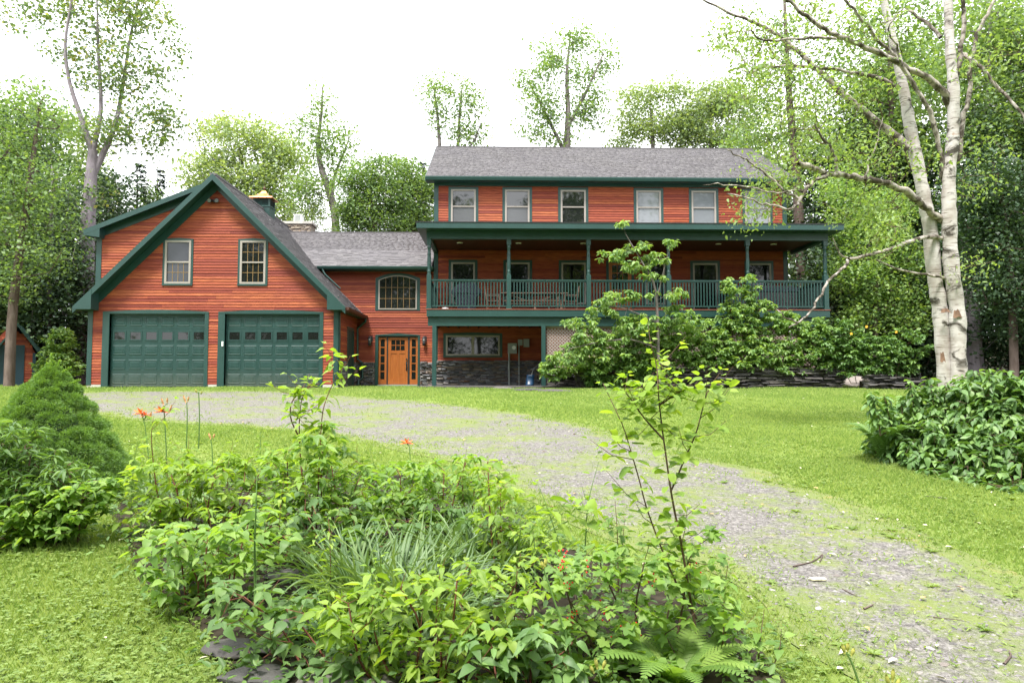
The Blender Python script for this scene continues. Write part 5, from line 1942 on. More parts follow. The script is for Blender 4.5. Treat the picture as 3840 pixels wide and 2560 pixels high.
bb = [(2760, 130, 150, 90), (2900, 250, 140, 90), (2800, 330, 110, 70), (3000, 330, 130, 80), (3100, 420, 120, 80), (3000, 520, 140, 70), (2900, 640, 130, 70), (2850, 760, 110, 70), (2950, 690, 90, 60), (3100, 560, 120, 80),
      (3250, 560, 110, 90), (3200, 760, 120, 70), (3330, 800, 110, 60), (3050, 60, 130, 60), (3300, 80, 150, 80), (3420, 620, 70, 60), (3250, 320, 110, 60), (2790, 840, 60, 30), (3290, 930, 90, 50), (3700, 560, 70, 60), (3650, 700, 70, 60), (3720, 200, 90, 90), (3640, 1010, 60, 50), (3350, 880, 90, 60)]
bl = [((*P(a, b_, BY - .6 + RS.uniform(-.5, .9)),), (c_ * BY / 2560, .7, d_ * BY / 2560)) for a, b_, c_, d_ in bb]
T_ = in_blobs([(np.array(c), r) for c, r in bl], 700, .2)
Pn, par, rad, bn = grow([[tuple(v) for v in interp(np.array(L_), .25)] for L_ in limbs], T_, .22, .15, .0035, .1)
keep = np.arange(len(Pn)) >= bn
par2 = np.where(keep, par, -1)
V, F = wood_arrays(Pn, par2, np.maximum(rad, .004), 4)
add('twigs', np_mesh('twigs', V, F, 'twig', smooth=True), bt, None, kind='stuff')
a = crown_leaves(T_, 13, .17, .078, .6, .5, .9)
put_leaves(bt, *a[:5], 'lf_birch', 'leaf6', 0, tint=a[5], stuff='foliage')
paint('peel', (.17, .105, .07), .8, .35, .2, 20.)
# curls of peeling bark
for (a0, b0, w_, h_) in [(3600, 1160, 26, 36), (3556, 1155, 30, 18), (3545, 1320, 14, 44)]:
    p0 = P(a0, b0, BY - .30)
    s = BY / 2560
    b = B()
    for i in range(5):
        for j in range(3):
            b.v.append((p0[0] + (i / 4 - .5) * w_ * s * (.55 + .3 * j), p0[1] + .12 - .035 * i + .012 * i * i * .5 - .01 * j, p0[2] - (j / 2 + .12 * sin(i * 2.1)) * h_ * s * .8))
    for i in range(4):
        for j in range(2):
            b.f.append((i * 3 + j, i * 3 + j + 1, i * 3 + 4 + j, i * 3 + 3 + j))
    b.add('bark_curl', 'peel', bt)

# ------------------------------------------------------------------ porch border
tree('dogwood_tree', 'small tiered dogwood growing in front of the porch railing', 'tree',
     [vtrunk([(1515, 900, .075), (1513, 845, .065), (1511, 764, .06), (1506, 669, .05), (1487, 623, .035), (1450, 560, .02), (1436, 535, .01)], 24.4), vtrunk([(1508, 690, .03), (1525, 620, .02), (1540, 560, .008)], 24.4, -.3),
      vtrunk([(1511, 800, .035), (1450, 780, .025), (1380, 785, .02), (1310, 800, .01)], 24.4, -.4), vtrunk([(1508, 740, .03), (1440, 710, .02), (1390, 700, .01)], 24.4, -.3)],
     vblobs([(1432, 515, 20, 8), (1398, 583, 42, 13), (1463, 562, 32, 10), (1540, 552, 18, 12), (1500, 592, 50, 12), (1445, 612, 50, 12), (1500, 632, 36, 10), (1400, 685, 42, 15), (1470, 675, 46, 12), (1540, 672, 36, 12), (1390, 716, 46, 15),
             (1330, 738, 45, 12), (1340, 785, 58, 16), (1310, 818, 52, 14), (1400, 775, 48, 16), (1480, 738, 55, 18), (1550, 715, 45, 16), (1400, 810, 50, 18), (1590, 740, 50, 16), (1350, 765, 50, 20), (1450, 745, 50, 20)], 24.4, .55, 1.1),
     300, 21, .17, .165, 'lf_shrub', 'bark_grey', kind='leaf6', step=.3, parts=240, rosette=True, asp=.52, droop=.8, tip=.004, parts_name='foliage', shell=.2)


def border_shrub(label, bl, Y, n, per, mat='lf_shrub', Lm=.13, parts=0, base=None, rc=.13, prof='ovate', serr=0., name='shrub', stems=5, cat='shrub', dy=.5, asp=.62, z0=.6):
    if Y > 20:
        per, n, Lm = per * 1.9, int(n * 1.9), Lm * 1.1
        bl = [(q_[0], q_[1], q_[2] * 1.22, q_[3] * 1.18) for q_ in bl]
    bx = np.mean([V2(b_[0], b_[1], Y)[0] for b_ in bl])
    tr = []
    for k in range(stems):
        b_ = bl[k % len(bl)]
        top = V2(b_[0], b_[1], Y)
        gx_ = bx + (top[0] - bx) * .6 + RS.uniform(-.1, .1)
        gz = z0 if z0 is not None else float(ground(gx_, Y))
        tr.append([(gx_, Y + RS.uniform(-.15, .15), gz - .05, .014), ((gx_ + top[0]) / 2, Y, (gz + top[2]) / 2, .011), (*top, .006)])
    return tree(name, label, cat, tr, vblobs(bl, Y, dy), n, per, rc, Lm, mat, 'twig', kind='leaf6', step=.2, parts=parts, rosette=True, tip=.003, parts_name='foliage', prof=prof, serr=serr, asp=asp, shell=.35, stem='stems', sides=4)


border_shrub('arching light green shrub over the wall corner beside the lattice', [(1300, 830, 45, 22), (1270, 850, 28, 20), (1350, 845, 45, 22), (1330, 800, 40, 15)], 25.0, 120, 8)
border_shrub('dark leafed shrub spilling down the slate wall by the dogwood', [(1390, 860, 40, 25), (1440, 850, 40, 25), (1400, 890, 28, 18), (1470, 825, 40, 25)], 24.8, 130, 9, 'lf_low')
border_shrub('soft green shrub filling in behind the dogwood trunk', [(1420, 785, 45, 25), (1475, 800, 45, 30), (1385, 820, 40, 20), (1460, 760, 40, 20)], 25.5, 110, 9)
border_shrub('bushy green shrub against the porch skirt right of the dogwood trunk', [(1560, 770, 50, 30), (1600, 800, 55, 35), (1550, 830, 50, 25), (1620, 840, 45, 18), (1530, 800, 40, 30)], 25.3, 190, 9)
border_shrub('raspberry canes reaching over the porch rail between the end posts', [(1675, 668, 14, 28), (1725, 660, 16, 32), (1680, 720, 32, 25), (1740, 715, 34, 25), (1700, 770, 60, 35), (1650, 800, 40, 35), (1720, 815, 60, 30)], 25.2, 260, 9, 'lf_shrub', .14, 180, name='raspberry_bush')
border_shrub('leafy green shrub below the deck fascia near the porch corner', [(1800, 735, 38, 20), (1830, 770, 55, 30), (1790, 810, 55, 30), (1860, 820, 50, 28), (1870, 760, 30, 30), (1800, 845, 45, 14)], 25.2, 230, 9)
border_shrub('mixed green shrub with yellow blossoms past the porch corner', [(1940, 760, 40, 28), (1920, 810, 55, 35), (1980, 800, 50, 35), (2030, 810, 55, 35), (2080, 790, 45, 35), (1960, 845, 55, 18), (2060, 840, 50, 18)], 25.0, 250, 9, 'lf_bush', z0=.2)
fw = thing('yellow_flowers', V2(1990, 770, 24.6), 'few yellow blossoms in the shrubs past the porch corner', 'flowers')
for (vx, vy) in [(1990, 750), (1955, 766), (2058, 762)]:
    p = V2(vx, vy, 24.4)
    b = B()
    b.v = [tuple(p)]
    for i in range(10):
        a_ = i * pi / 5
        r_ = .06 if i % 2 else .035
        b.v.append((p[0] + cos(a_) * r_, p[1] - .02 * (i % 2), p[2] + sin(a_) * r_))
    b.f = [(0, 1 + i, 1 + (i + 1) % 10) for i in range(10)]
    b.add('blossom', 'lilyorange', fw)
MAT_Y = paint('yellowflower', (.80, .42, .03), .5, .1)
for o in fw.children:
    o.data.materials[0] = MAT_Y
border_shrub('low broad-leaved bush by the large grey trunk at the garage corner', [(130, 820, 35, 25), (150, 840, 40, 22), (120, 850, 40, 20), (140, 780, 25, 25)], 28.2, 130, 9, 'lf_shrub', z0=None)

# ------------------------------------------------------------------ big bush under the birch
def front_bush():
    bl = [(2085, 985, 75, 60), (2160, 955, 90, 75), (2260, 940, 100, 85), (2350, 940, 100, 100), (2050, 1020, 50, 38), (2150, 1045, 90, 45), (2260, 1050, 100, 60), (2350, 1070, 90, 70), (2440, 1000, 100, 120), (2110, 1000, 80, 50), (2210, 995, 90, 55), (2320, 1000, 90, 60), (2200, 1085, 80, 35), (2300, 1115, 80, 35), (2090, 1050, 60, 30)]
    YY = [10.4, 10.0, 9.6, 9.3, 10.2, 9.5, 9.0, 8.5, 9.0, 9.9, 9.4, 8.9, 9.0, 8.4, 9.8]
    blobs = []
    for b_, yq in zip(bl, YY):
        s = yq / 1568
        blobs.append((V2(b_[0], b_[1], yq), (b_[2] * s, .55, b_[3] * s)))
    T_ = in_blobs(blobs, 1700, .75)
    T_[:, 2] = np.maximum(T_[:, 2], ground(T_[:, 0], T_[:, 1]) + .05)
    stems = []
    for c, r in blobs:
        g = np.array([c[0], c[1] + .2, float(ground(c[0], c[1]))])
        stems.append([(*g, .02), (*((g + c) / 2 + RS.randn(3) * .05), .015), (*c, .008)])
    for (vx, vy, yq) in [(2090, 872, 9.9), (2135, 868, 9.8), (2235, 850, 9.6), (2300, 845, 9.3), (2330, 870, 9.2), (2030, 905, 9.9), (2170, 880, 9.7), (2270, 850, 9.2), (2000, 900, 9.6)]:
        tp = V2(vx, vy, yq)
        g = V2(vx + 22, 1000, yq)
        stems.append([(*g, .010), (*((g + tp) / 2 + RS.randn(3) * .02), .007), (*tp, .004)])
        k = np.linspace(.35, 1, 9)[:, None]
        T_ = np.vstack([T_, g + (tp - g) * k])
    t = tree('garden_bush', 'large dense broad-leaved bush around the birch base beside the lawn', 'bush', stems, None, 0, 6, .12, .135, 'lf_bush', 'twig', kind='leaf6', step=.15, parts=300, rosette=True, tip=.003, targets=T_, parts_name='foliage', asp=.56, droop=.7, stem='stems', sides=4, prof='ovate')


front_bush()


def fern(label, c, n, L, up=.75, mat='lf_fore', spread=pi * 2, az0=0., name='fern'):
    t = thing(name, c, label, 'fern')
    for k in range(n):
        az = az0 + spread * (k + RS.uniform(-.3, .3)) / n
        l = L * RS.uniform(.75, 1.1)
        m = 26
        s = np.linspace(0, 1, m)
        h = np.sin(s * pi * .62) * l * up
        r = s * l * (.55 + .3 * s)
        pts = np.stack([c[0] + np.cos(az) * r, c[1] + np.sin(az) * r, c[2] + h], -1)
        d, a_, b_ = frames(pts)
        side = np.array([-sin(az), cos(az), 0.])
        V, F = tube(pts, np.linspace(.004, .001, m), 4)
        Vs, Fs = [V], [F]
        o = len(V)
        w_ = l * .17 * np.sin(np.clip(s * 1.02 + .02, 0, 1) ** .7 * pi) ** .8
        for i in range(2, m - 1):
            nrm = np.cross(side, d[i])
            nrm = nrm * np.sign(nrm[2] + 1e-9)
            for sg in (-1, 1):
                tipp = pts[i] + side * sg * w_[i] + d[i] * w_[i] * .45 - nrm * w_[i] * .12
                hw = d[i] * l / m * .46
                q_ = [pts[i] - hw, pts[i] + hw, pts[i] * .35 + tipp * .65 + hw * .8, tipp, pts[i] * .35 + tipp * .65 - hw * .8]
                Vs.append(np.array(q_))
                Fs.append(np.array([[o, o + 1, o + 2, o + 4]]))
                Fs.append(np.array([[o + 4, o + 2, o + 3, o + 3]])[:, [0, 1, 2, 2]])
                o += 5
        V = np.concatenate(Vs)
        quads = np.concatenate([f for f in Fs if not (f.shape[0] == 1 and f[0, 2] == f[0, 3])])
        tris = np.array([f[0, :3] for f in Fs if f.shape[0] == 1 and f[0, 2] == f[0, 3]])
        add('frond', np_mesh('frond', V, [quads, tris], mat, np.full(len(V), RS.rand())), t)


p = VG(2030, 1062)
fern('feathery fern clump at the near foot of the big bush', (p[0], p[1], float(ground(*p))), 40, .62, .85, 'lf_bush')

# ------------------------------------------------------------------ dwarf spruce and its companions
def dwarf_spruce():
    g = VG(80, 1160)
    cx_, cy_ = g[0] - .02, g[1] + .25
    gz = float(ground(cx_, cy_))
    top = V2(95, 845, cy_)[2]
    H = top - gz
    t = thing('dwarf_spruce', (cx_, cy_, gz), 'dense conical dwarf spruce with fresh leader shoots beside the drive', 'spruce shrub')
    B().tube([(cx_, cy_, gz), (cx_, cy_, gz + H * .9)], [.05, .015], 6).add('trunk', 'bark_brown', t)
    nl = 760
    z = RS.rand(nl) ** 1.35
    az = RS.rand(nl) * 2 * pi
    R = .92 * (1 - z) ** .78 * RS.uniform(.86, 1.0, nl)
    C = np.stack([cx_ + np.cos(az) * R, cy_ + np.sin(az) * R, gz + .06 + z * H * .95], -1)
    rl = (.05 + .06 * (1 - z)) * RS.uniform(.8, 1.25, nl)
    per = 300
    idx = np.repeat(np.arange(nl), per)
    m = len(idx)
    out = unit(np.stack([np.cos(az), np.sin(az), np.full(nl, .9)], -1))
    dirn = unit(RS.randn(m, 3) + out[idx] * .9)
    tuft = (RS.rand(nl, 24, 3) - .5)[idx, RS.randint(0, 24, m)]
    dirn = unit(dirn + tuft * 1.2)
    Pp = C[idx] + dirn * (rl[idx] * RS.uniform(.75, 1.0, m))[:, None]
    D = unit(dirn + RS.randn(m, 3) * .45)
    L = RS.uniform(.018, .034, m)
    tint = np.clip(.15 + .45 * (dirn[:, 2] * .5 + .5) + .2 * RS.rand(nl)[idx] + .2 * RS.rand(m), 0, .99)  # upward needles lighter: a highlight on each lump put into the colour
    V, F, k = leaf_arrays(Pp, D, RS.randn(m, 3), L, L * .34, 'needle')
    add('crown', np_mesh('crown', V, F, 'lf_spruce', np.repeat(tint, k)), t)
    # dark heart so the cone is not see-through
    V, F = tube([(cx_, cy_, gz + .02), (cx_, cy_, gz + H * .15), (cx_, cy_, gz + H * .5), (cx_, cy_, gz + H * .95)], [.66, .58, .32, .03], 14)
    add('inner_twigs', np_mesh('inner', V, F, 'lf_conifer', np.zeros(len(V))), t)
    for (dx, dz, l) in [(0, 1, .26), (.4, .9, .2), (-.25, .9, .16), (.12, 1, .18), (.95, .6, .2), (.75, .35, .16)]:
        p0 = np.array([cx_ + dx * .04 + .01, cy_ - .02, gz + H * .93])
        if dz < .5:
            p0 = p0 + np.array([.14, 0, -.1])
        d_ = unit(np.array([dx, -.1, dz]))
        m = 260
        s = RS.rand(m, 1)
        Pp = p0 + d_ * s * l
        D = unit(d_ * .8 + RS.randn(m, 3) * .7)
        L = np.full(m, .028)
        put_leaves(t, Pp, D, RS.randn(m, 3), L, L * .3, 'lf_fore', 'needle', stuff='leader_shoot')


dwarf_spruce()
border_shrub('narrow-leaved willowy shrub in front of the dwarf spruce', [(20, 1030, 50, 35), (70, 1050, 45, 30), (20, 1090, 60, 40), (110, 1100, 70, 35), (165, 1085, 40, 25), (60, 1140, 70, 35), (70, 985, 16, 30), (20, 985, 25, 25)], 6.2, 190, 8, 'lf_low', .10, 240, name='willow_shrub', asp=.26, prof='lance', dy=.3, rc=.05, z0=None)
border_shrub('rounded light-leaved ground shrub at the lawn edge below the dwarf spruce', [(60, 1170, 60, 35), (130, 1150, 60, 35), (190, 1140, 45, 30), (20, 1200, 40, 35), (120, 1195, 50, 22), (230, 1110, 30, 25), (60, 1225, 60, 25), (170, 1195, 45, 25), (0, 1235, 50, 25), (110, 1220, 50, 20), (215, 1160, 30, 25)], 6.1, 300, 7, 'lf_fore', .085, 240, asp=.62, dy=.3, rc=.05, z0=None)
# =================================================================== FOREGROUND BED
def mound(label, bl, Y, n, per, mat, Lm, parts, prof='ovate', serr=0., asp=.58, name='shrub', cat='shrub', dy=.35, rc=.05, stems=7, wood='redtwig', droop=.35, dYs=None):
    blobs = []
    tr = []
    for i, b_ in enumerate(bl):
        yq = Y + (b_[4] if len(b_) > 4 else 0)
        s = yq / 1568
        c = V2(b_[0], b_[1], yq)
        c[2] = max(c[2], float(ground(c[0], c[1])) + .06)
        blobs.append((c, (b_[2] * s, dy, b_[3] * s)))
    cx_ = np.mean([c[0] for c, r in blobs])
    for c, r in blobs[:stems]:
        gx_ = cx_ + (c[0] - cx_) * .55
        gy_ = Y + (c[1] - Y) * .5
        g = np.array([gx_, gy_, float(ground(gx_, gy_)) - .03])
        tr.append([(*g, .008), (*((g + c) / 2 + RS.randn(3) * .03), .006), (*c, .004)])
    T_ = in_blobs(blobs, n, .45)
    T_[:, 2] = np.maximum(T_[:, 2], ground(T_[:, 0], T_[:, 1]) + .04)
    return tree(name, label, cat, tr, None, 0, per, rc, Lm, mat, wood, kind='leaf6', step=.08, parts=parts, rosette=True, tip=.0016, targets=T_, parts_name='foliage', asp=asp, droop=droop, stem='stems', sides=4, prof=prof, serr=serr)


mound('low dark ground cover under the front garden shrubs', [(620, 1230, 120, 40), (780, 1240, 120, 40), (930, 1240, 100, 40), (1080, 1260, 100, 40), (480, 1260, 80, 40), (1180, 1330, 80, 40), (700, 1170, 120, 40), (900, 1180, 120, 35), (1060, 1200, 80, 30)], 5.6, 240, 6, 'lf_low', .10, 200, dy=.6, cat='ground cover', name='ground_cover')
mound('low dark leaves along the stones at the foot of the bed', [(560, 1370, 80, 40), (680, 1420, 80, 50), (800, 1500, 100, 50), (1200, 1500, 90, 60), (1350, 1530, 90, 40), (620, 1500, 60, 30)], 3.9, 130, 5, 'lf_low', .085, 220, dy=.35, cat='ground cover', name='ground_cover')
mound('spreading bright green shrub at the left end of the garden bed', [(390, 1080, 85, 35), (500, 1070, 85, 30), (600, 1080, 70, 35), (430, 1140, 95, 40), (550, 1145, 100, 40), (360, 1180, 70, 30), (460, 1195, 80, 30)], 6.3, 190, 6, 'lf_bright', .098, 290, asp=.5, serr=.06)
mound('bright green shrub around the tall sapling in the bed', [(660, 1060, 50, 40), (760, 1060, 60, 40), (820, 1110, 60, 40), (720, 1120, 80, 40), (800, 1160, 80, 40), (640, 1150, 60, 40), (740, 1000, 45, 35)], 6.0, 150, 6, 'lf_fore', .095, 280, asp=.5, serr=.06)
mound('leafy green shrub between the sapling and the gravel drive', [(920, 1095, 60, 35), (1020, 1080, 60, 35), (890, 1150, 70, 40), (1000, 1150, 80, 40), (1090, 1120, 40, 35), (1060, 1190, 60, 30), (1070, 1060, 30, 20)], 6.1, 150, 6, 'lf_fore', .085, 280, asp=.52, serr=.05)
mound('loose light shrub spilling from the bed onto the drive edge', [(1150, 1120, 45, 40), (1130, 1180, 55, 40), (1200, 1210, 50, 35), (1170, 1260, 60, 35), (1240, 1250, 40, 30), (1120, 1060, 25, 20)], 5.2, 80, 5, 'lf_bright', .085, 260, asp=.5, serr=.06)
mound('compact broad-leaved shrub at the lawn side of the bed', [(390, 1235, 60, 35), (480, 1215, 80, 30), (570, 1205, 70, 30), (430, 1285, 85, 40), (540, 1270, 80, 40), (390, 1345, 45, 35), (460, 1365, 60, 35), (620, 1250, 50, 30)], 4.7, 150, 5, 'lf_fore', .082, 290, asp=.6, serr=.06)
mound('big-leaved shrub with red stems at the near end of the bed', [(800, 1385, 85, 35), (920, 1350, 100, 35), (1050, 1330, 100, 35), (1180, 1350, 80, 35), (860, 1450, 100, 45), (1000, 1430, 110, 45), (1140, 1430, 90, 45), (930, 1530, 110, 45), (1080, 1530, 110, 45), (800, 1540, 70, 40)], 3.65, 165, 5, 'lf_bright', .082, 300, asp=.52, serr=.07, dy=.22)
mound('red currant bush with small lobed leaves beside the drive', [(1290, 1290, 55, 40), (1380, 1300, 60, 45), (1480, 1290, 70, 45), (1580, 1290, 60, 50), (1310, 1380, 65, 50), (1420, 1390, 80, 50), (1540, 1380, 80, 50), (1640, 1390, 60, 50), (1380, 1470, 80, 45), (1500, 1470, 80, 45), (1680, 1470, 50, 40), (1600, 1230, 60, 30)], 3.85, 200, 5, 'lf_fore', .062, 300, prof='lobed', asp=.95, name='currant_bush', wood='twig')
mound('dark glossy leaves beneath the big-leaved shrub by the currants', [(1130, 1480, 70, 40), (1220, 1450, 60, 40), (1200, 1540, 80, 40), (1290, 1500, 60, 40)], 3.5, 55, 5, 'lf_bush', .105, 200, asp=.5, serr=.05, dy=.2)


def plant(name, label, cat, stems, Y, mat, Lm, wood, spacing=.06, parts=260, prof='ovate', serr=0., asp=.55, pair=True, start=.15, droop=.3, r0=.008, pet=.02, branches=0, blen=.3):
    base = V2(*stems[0][0], Y)
    t = thing(name, base, label, cat)
    Pp, D, N, L = [], [], [], []
    n_st = 0
    for st in stems:
        pts = smooth_poly([V2(a, b_, Y + .03 * RS.randn()) for a, b_ in st], 6)
        subs = [(pts, r0, 1.0)]
        seg = np.linalg.norm(np.diff(pts, axis=0), axis=1)
        cum = np.concatenate([[0], np.cumsum(seg)])
        for k in range(branches):
            s = cum[-1] * RS.uniform(.3, .95)
            i = int(np.searchsorted(cum, s)) - 1
            az = RS.rand() * 2 * pi
            l = blen * RS.uniform(.5, 1.1)
            e = pts[i] + np.array([cos(az) * l, sin(az) * l * .6, l * RS.uniform(.3, .9)])
            subs.append((np.array([pts[i], (pts[i] + e) / 2 + np.array([0, 0, -.03]), e]), r0 * .45, .8))
        for ps_, r_, sc in subs:
            ps_ = interp(ps_, .03)
            V, F = tube(ps_, np.linspace(r_ * (1 if n_st == 0 else .7), max(r_ * .25, .0012), len(ps_)), 6)
            n_st += 1
            add('stem', np_mesh('stem', V, F, wood, smooth=True), t)
            seg = np.linalg.norm(np.diff(ps_, axis=0), axis=1)
            cum = np.concatenate([[0], np.cumsum(seg)])
            s = cum[-1] * (start if sc == 1 else .25)
            az = RS.rand() * 6.28
            while s < cum[-1] + .001:
                i = min(int(np.searchsorted(cum, s)), len(ps_) - 1)
                for k in range(2 if pair else 1):
                    a_ = az + k * pi + RS.randn() * .25
                    el = RS.uniform(-.35, .35) - droop * .5
                    if s > cum[-1] - spacing * 1.5:
                        el += .5
                    d_ = np.array([cos(a_) * cos(el), sin(a_) * cos(el), sin(el)])
                    Pp.append(ps_[i] + d_ * pet)
                    D.append(d_)
                    N.append(np.array([0, 0, 1]) + RS.randn(3) * .25)
                    L.append(Lm * sc * RS.uniform(.7, 1.15) * (1 if s < cum[-1] * .85 else .65))
                az += 2.4 if not pair else pi / 2 + RS.randn() * .2
                s += spacing * RS.uniform(.7, 1.3)
    Pp, D, N, L = (np.array(q_) for q_ in (Pp, D, N, L))
    put_leaves(t, Pp, D, N, L, L * asp, mat, 'leaf6', parts, prof, serr)
    return t


plant('cherry_sapling', 'tall twin-stemmed sapling with drooping bright leaves before the garage', 'sapling',
      [[(705, 1260), (700, 1150), (690, 1050), (688, 960), (700, 900), (735, 880)], [(725, 1250), (730, 1130), (735, 1040), (738, 980), (745, 930), (770, 870), (795, 835), (806, 815)], [(690, 1010), (668, 960), (672, 920), (700, 895), (730, 870)]], 6.0, 'lf_bright', .135, 'redtwig', .075, serr=.05, asp=.46, start=.35, droop=.5, r0=.010, branches=5, blen=.28)
plant('cherry_sapling', 'thin bare-stemmed sapling beside the daylilies at the bed end', 'sapling',
      [[(372, 1190), (358, 1110), (350, 1040), (348, 1000), (352, 960)]], 6.2, 'lf_bright', .11, 'redtwig', .12, serr=.05, asp=.46, start=.1, droop=.4, r0=.007, branches=3, blen=.3)
plant('aspen_sapling', 'slender dark-stemmed aspen sapling with round leaves against the lawn', 'sapling',
      [[(1612, 1510), (1590, 1400), (1565, 1250), (1545, 1150), (1530, 1050), (1518, 960), (1512, 900), (1508, 840), (1495, 790), (1488, 742)], [(1600, 1420), (1545, 1320), (1490, 1180), (1465, 1090), (1435, 990), (1418, 950), (1385, 880)],
       [(1540, 1130), (1570, 1060), (1600, 990), (1625, 900), (1655, 855)], [(1525, 1010), (1480, 960), (1440, 905), (1415, 890)], [(1515, 930), (1560, 900), (1590, 880)]], 3.8, 'lf_bright', .074, 'twig', .024, parts=290, prof='round', asp=.82, pair=False, start=.12, droop=.15, r0=.008, pet=.022, branches=8, blen=.22)
plant('raspberry_cane', 'pale stemmed raspberry cane with big drooping leaves by the gravel', 'raspberry',
      [[(1340, 1340), (1345, 1240), (1352, 1150), (1375, 1060)], [(1300, 1300), (1262, 1180), (1235, 1110)]], 4.4, 'lf_bright', .125, 'greenstem', .10, serr=.08, asp=.52, start=.3, droop=.7, r0=.006, branches=4, blen=.22, pet=.04)
plant('green_stalk', 'upright green stalk with jagged leaves in front of the compact shrub', 'plant',
      [[(585, 1455), (586, 1350), (585, 1250), (588, 1160), (590, 1090)]], 4.2, 'lf_fore', .12, 'greenstem', .055, serr=.16, asp=.48, start=.12, droop=.35, r0=.010, pet=.03, pair=False)
plant('dogwood_twig', 'young leafy shrub stems at the drive edge of the currants', 'shrub',
      [[(1740, 1560), (1745, 1480), (1755, 1400)], [(1720, 1560), (1700, 1480), (1690, 1420)], [(1765, 1560), (1790, 1490), (1795, 1440)]], 3.7, 'lf_fore', .075, 'twig', .06, asp=.66, start=.1, droop=.3, r0=.005)

# loose wild stems standing above the shrubs
WILD = [(300, 1150, 1010, 6.4, 'lf_bright'), (430, 1130, 1000, 6.6, 'lf_fore'), (520, 1120, 1015, 6.6, 'lf_bright'), (600, 1120, 990, 6.5, 'lf_fore'), (640, 1240, 1100, 5.0, 'lf_bright'), (820, 1130, 1020, 6.4, 'lf_bright'), (870, 1150, 1035, 6.3, 'lf_fore'), (1060, 1160, 1030, 6.0, 'lf_bright'),
        (1110, 1200, 1060, 5.8, 'lf_fore'), (960, 1160, 1050, 6.4, 'lf_bright'), (760, 1330, 1190, 4.6, 'lf_bright'), (490, 1260, 1140, 4.9, 'lf_fore'), (1230, 1330, 1190, 4.3, 'lf_bright'), (1420, 1300, 1150, 4.1, 'lf_fore'), (1180, 1420, 1270, 3.7, 'lf_bright'), (860, 1420, 1300, 3.8, 'lf_fore'), (1000, 1400, 1280, 3.7, 'lf_bright'), (1660, 1440, 1290, 3.8, 'lf_fore'), (350, 1300, 1190, 4.8, 'lf_bright')]
WL = ['wild stem ' + q_ for q_ in ('by the lawn edge near the dwarf spruce', 'beneath the first daylily blossoms', 'below the single pink daylily bud', 'between the daylilies and the tall sapling', 'beside the upright green stalk', 'just past the tall twin sapling', 'between the sapling and the lone daylily', 'at the drive end of the back shrubs',
      'leaning toward the gravel by the back shrubs', 'below the lone daylily blossom', 'over the thin arching daylily leaves', 'rising from the compact shrub', 'next to the raspberry cane', 'above the currant bush near the aspen', 'from the big-leaved shrub by the currants', 'above the arching daylily leaves in front', 'over the silvery leaf clumps', 'at the drive side of the currants', 'at the lawn corner of the compact shrub')]
for i, (vx, v0, v1, yq, mt_) in enumerate(WILD):
    ln = RS.uniform(-25, 25)
    t_ = plant('wild_stem', WL[i], 'plant', [[(vx, v0 + 60), (vx + ln * .3, (v0 + v1) / 2), (vx + ln, v1)]] + ([[(vx + 8, v0 + 60), (vx + 8 - ln * .4, (v0 + v1) / 2 + 20), (vx + 8 - ln, v1 + 35)]] if i % 2 else []), yq, mt_, RS.uniform(.05, .085), 'redtwig' if i % 3 else 'greenstem', .04, 60, serr=.06, asp=RS.choice([.34, .45, .55]), start=.2, droop=RS.uniform(.2, .7), r0=.004, branches=2, blen=.16)
    t_['group'] = 'wild stems in the garden bed'

# daylily leaves: arching straps
STR = []
for k, (ar, ln) in enumerate([(.9, 1.0), (.6, 1.0), (1.3, .95), (.35, 1.0)]):
    n = 10
    b = B()
    for i in range(n):
        s = i / (n - 1)
        ang = 1.45 - ar * 1.7 * s
        if i == 0:
            x = z = 0.
        else:
            x += cos(ang) / (n - 1)
            z += sin(ang) / (n - 1)
        w_ = .5 * (1 - s ** 3) * (.6 + .4 * min(1, s * 4))
        b.v += [(x, w_, z + .15 * w_ * .1), (x, 0, z - .012), (x, -w_, z)]
    for i in range(n - 1):
        a = i * 3
        b.f += [(a, a + 1, a + 4, a + 3), (a + 1, a + 2, a + 5, a + 4)]
    STR.append(b)


def strap_clump(label, vx, vy, n, L, spread, mat='lf_strap', wid=.022, name='daylily_clump'):
    g = VG(vx, vy)
    t = thing(name, (*g, float(ground(*g))), label, 'daylily')
    ms = [b.mesh('leaf', mat, True) for b in STR]
    for k in range(n):
        a = RS.rand() * 2 * pi
        r = spread * math.sqrt(RS.rand())
        x, y = g[0] + cos(a) * r, g[1] + sin(a) * r * .8
        l = L * RS.uniform(.7, 1.15)
        w_ = wid * RS.uniform(.8, 1.3)
        add('leaf', ms[k % 4], t, T(x, y, float(ground(x, y))) @ Matrix.Rotation(a + RS.randn() * .5, 4, 'Z') @ Matrix.Diagonal((float(l), float(w_), float(l), 1)))


strap_clump('arching grassy daylily leaves in the middle of the bed', 900, 1400, 230, .58, .4)
strap_clump('daylily leaf clump between the red-stemmed shrub and currants', 1120, 1330, 160, .55, .35)
strap_clump('daylily leaf clump behind the big-leaved shrub towards the drive', 1040, 1290, 100, .5, .3)
strap_clump('daylily leaves under the flowering stems at the bed end', 400, 1170, 60, .5, .3)
strap_clump('tall daylily leaves in the centre beside the silvery clumps', 1000, 1440, 130, .5, .3)
strap_clump('daylily leaves at the lawn side of the arching clump', 800, 1370, 90, .5, .25)
strap_clump('thin grass clump among the slate stones at the bed foot', 790, 1480, 120, .32, .2, 'lf_fore', .010, 'grass_clump')


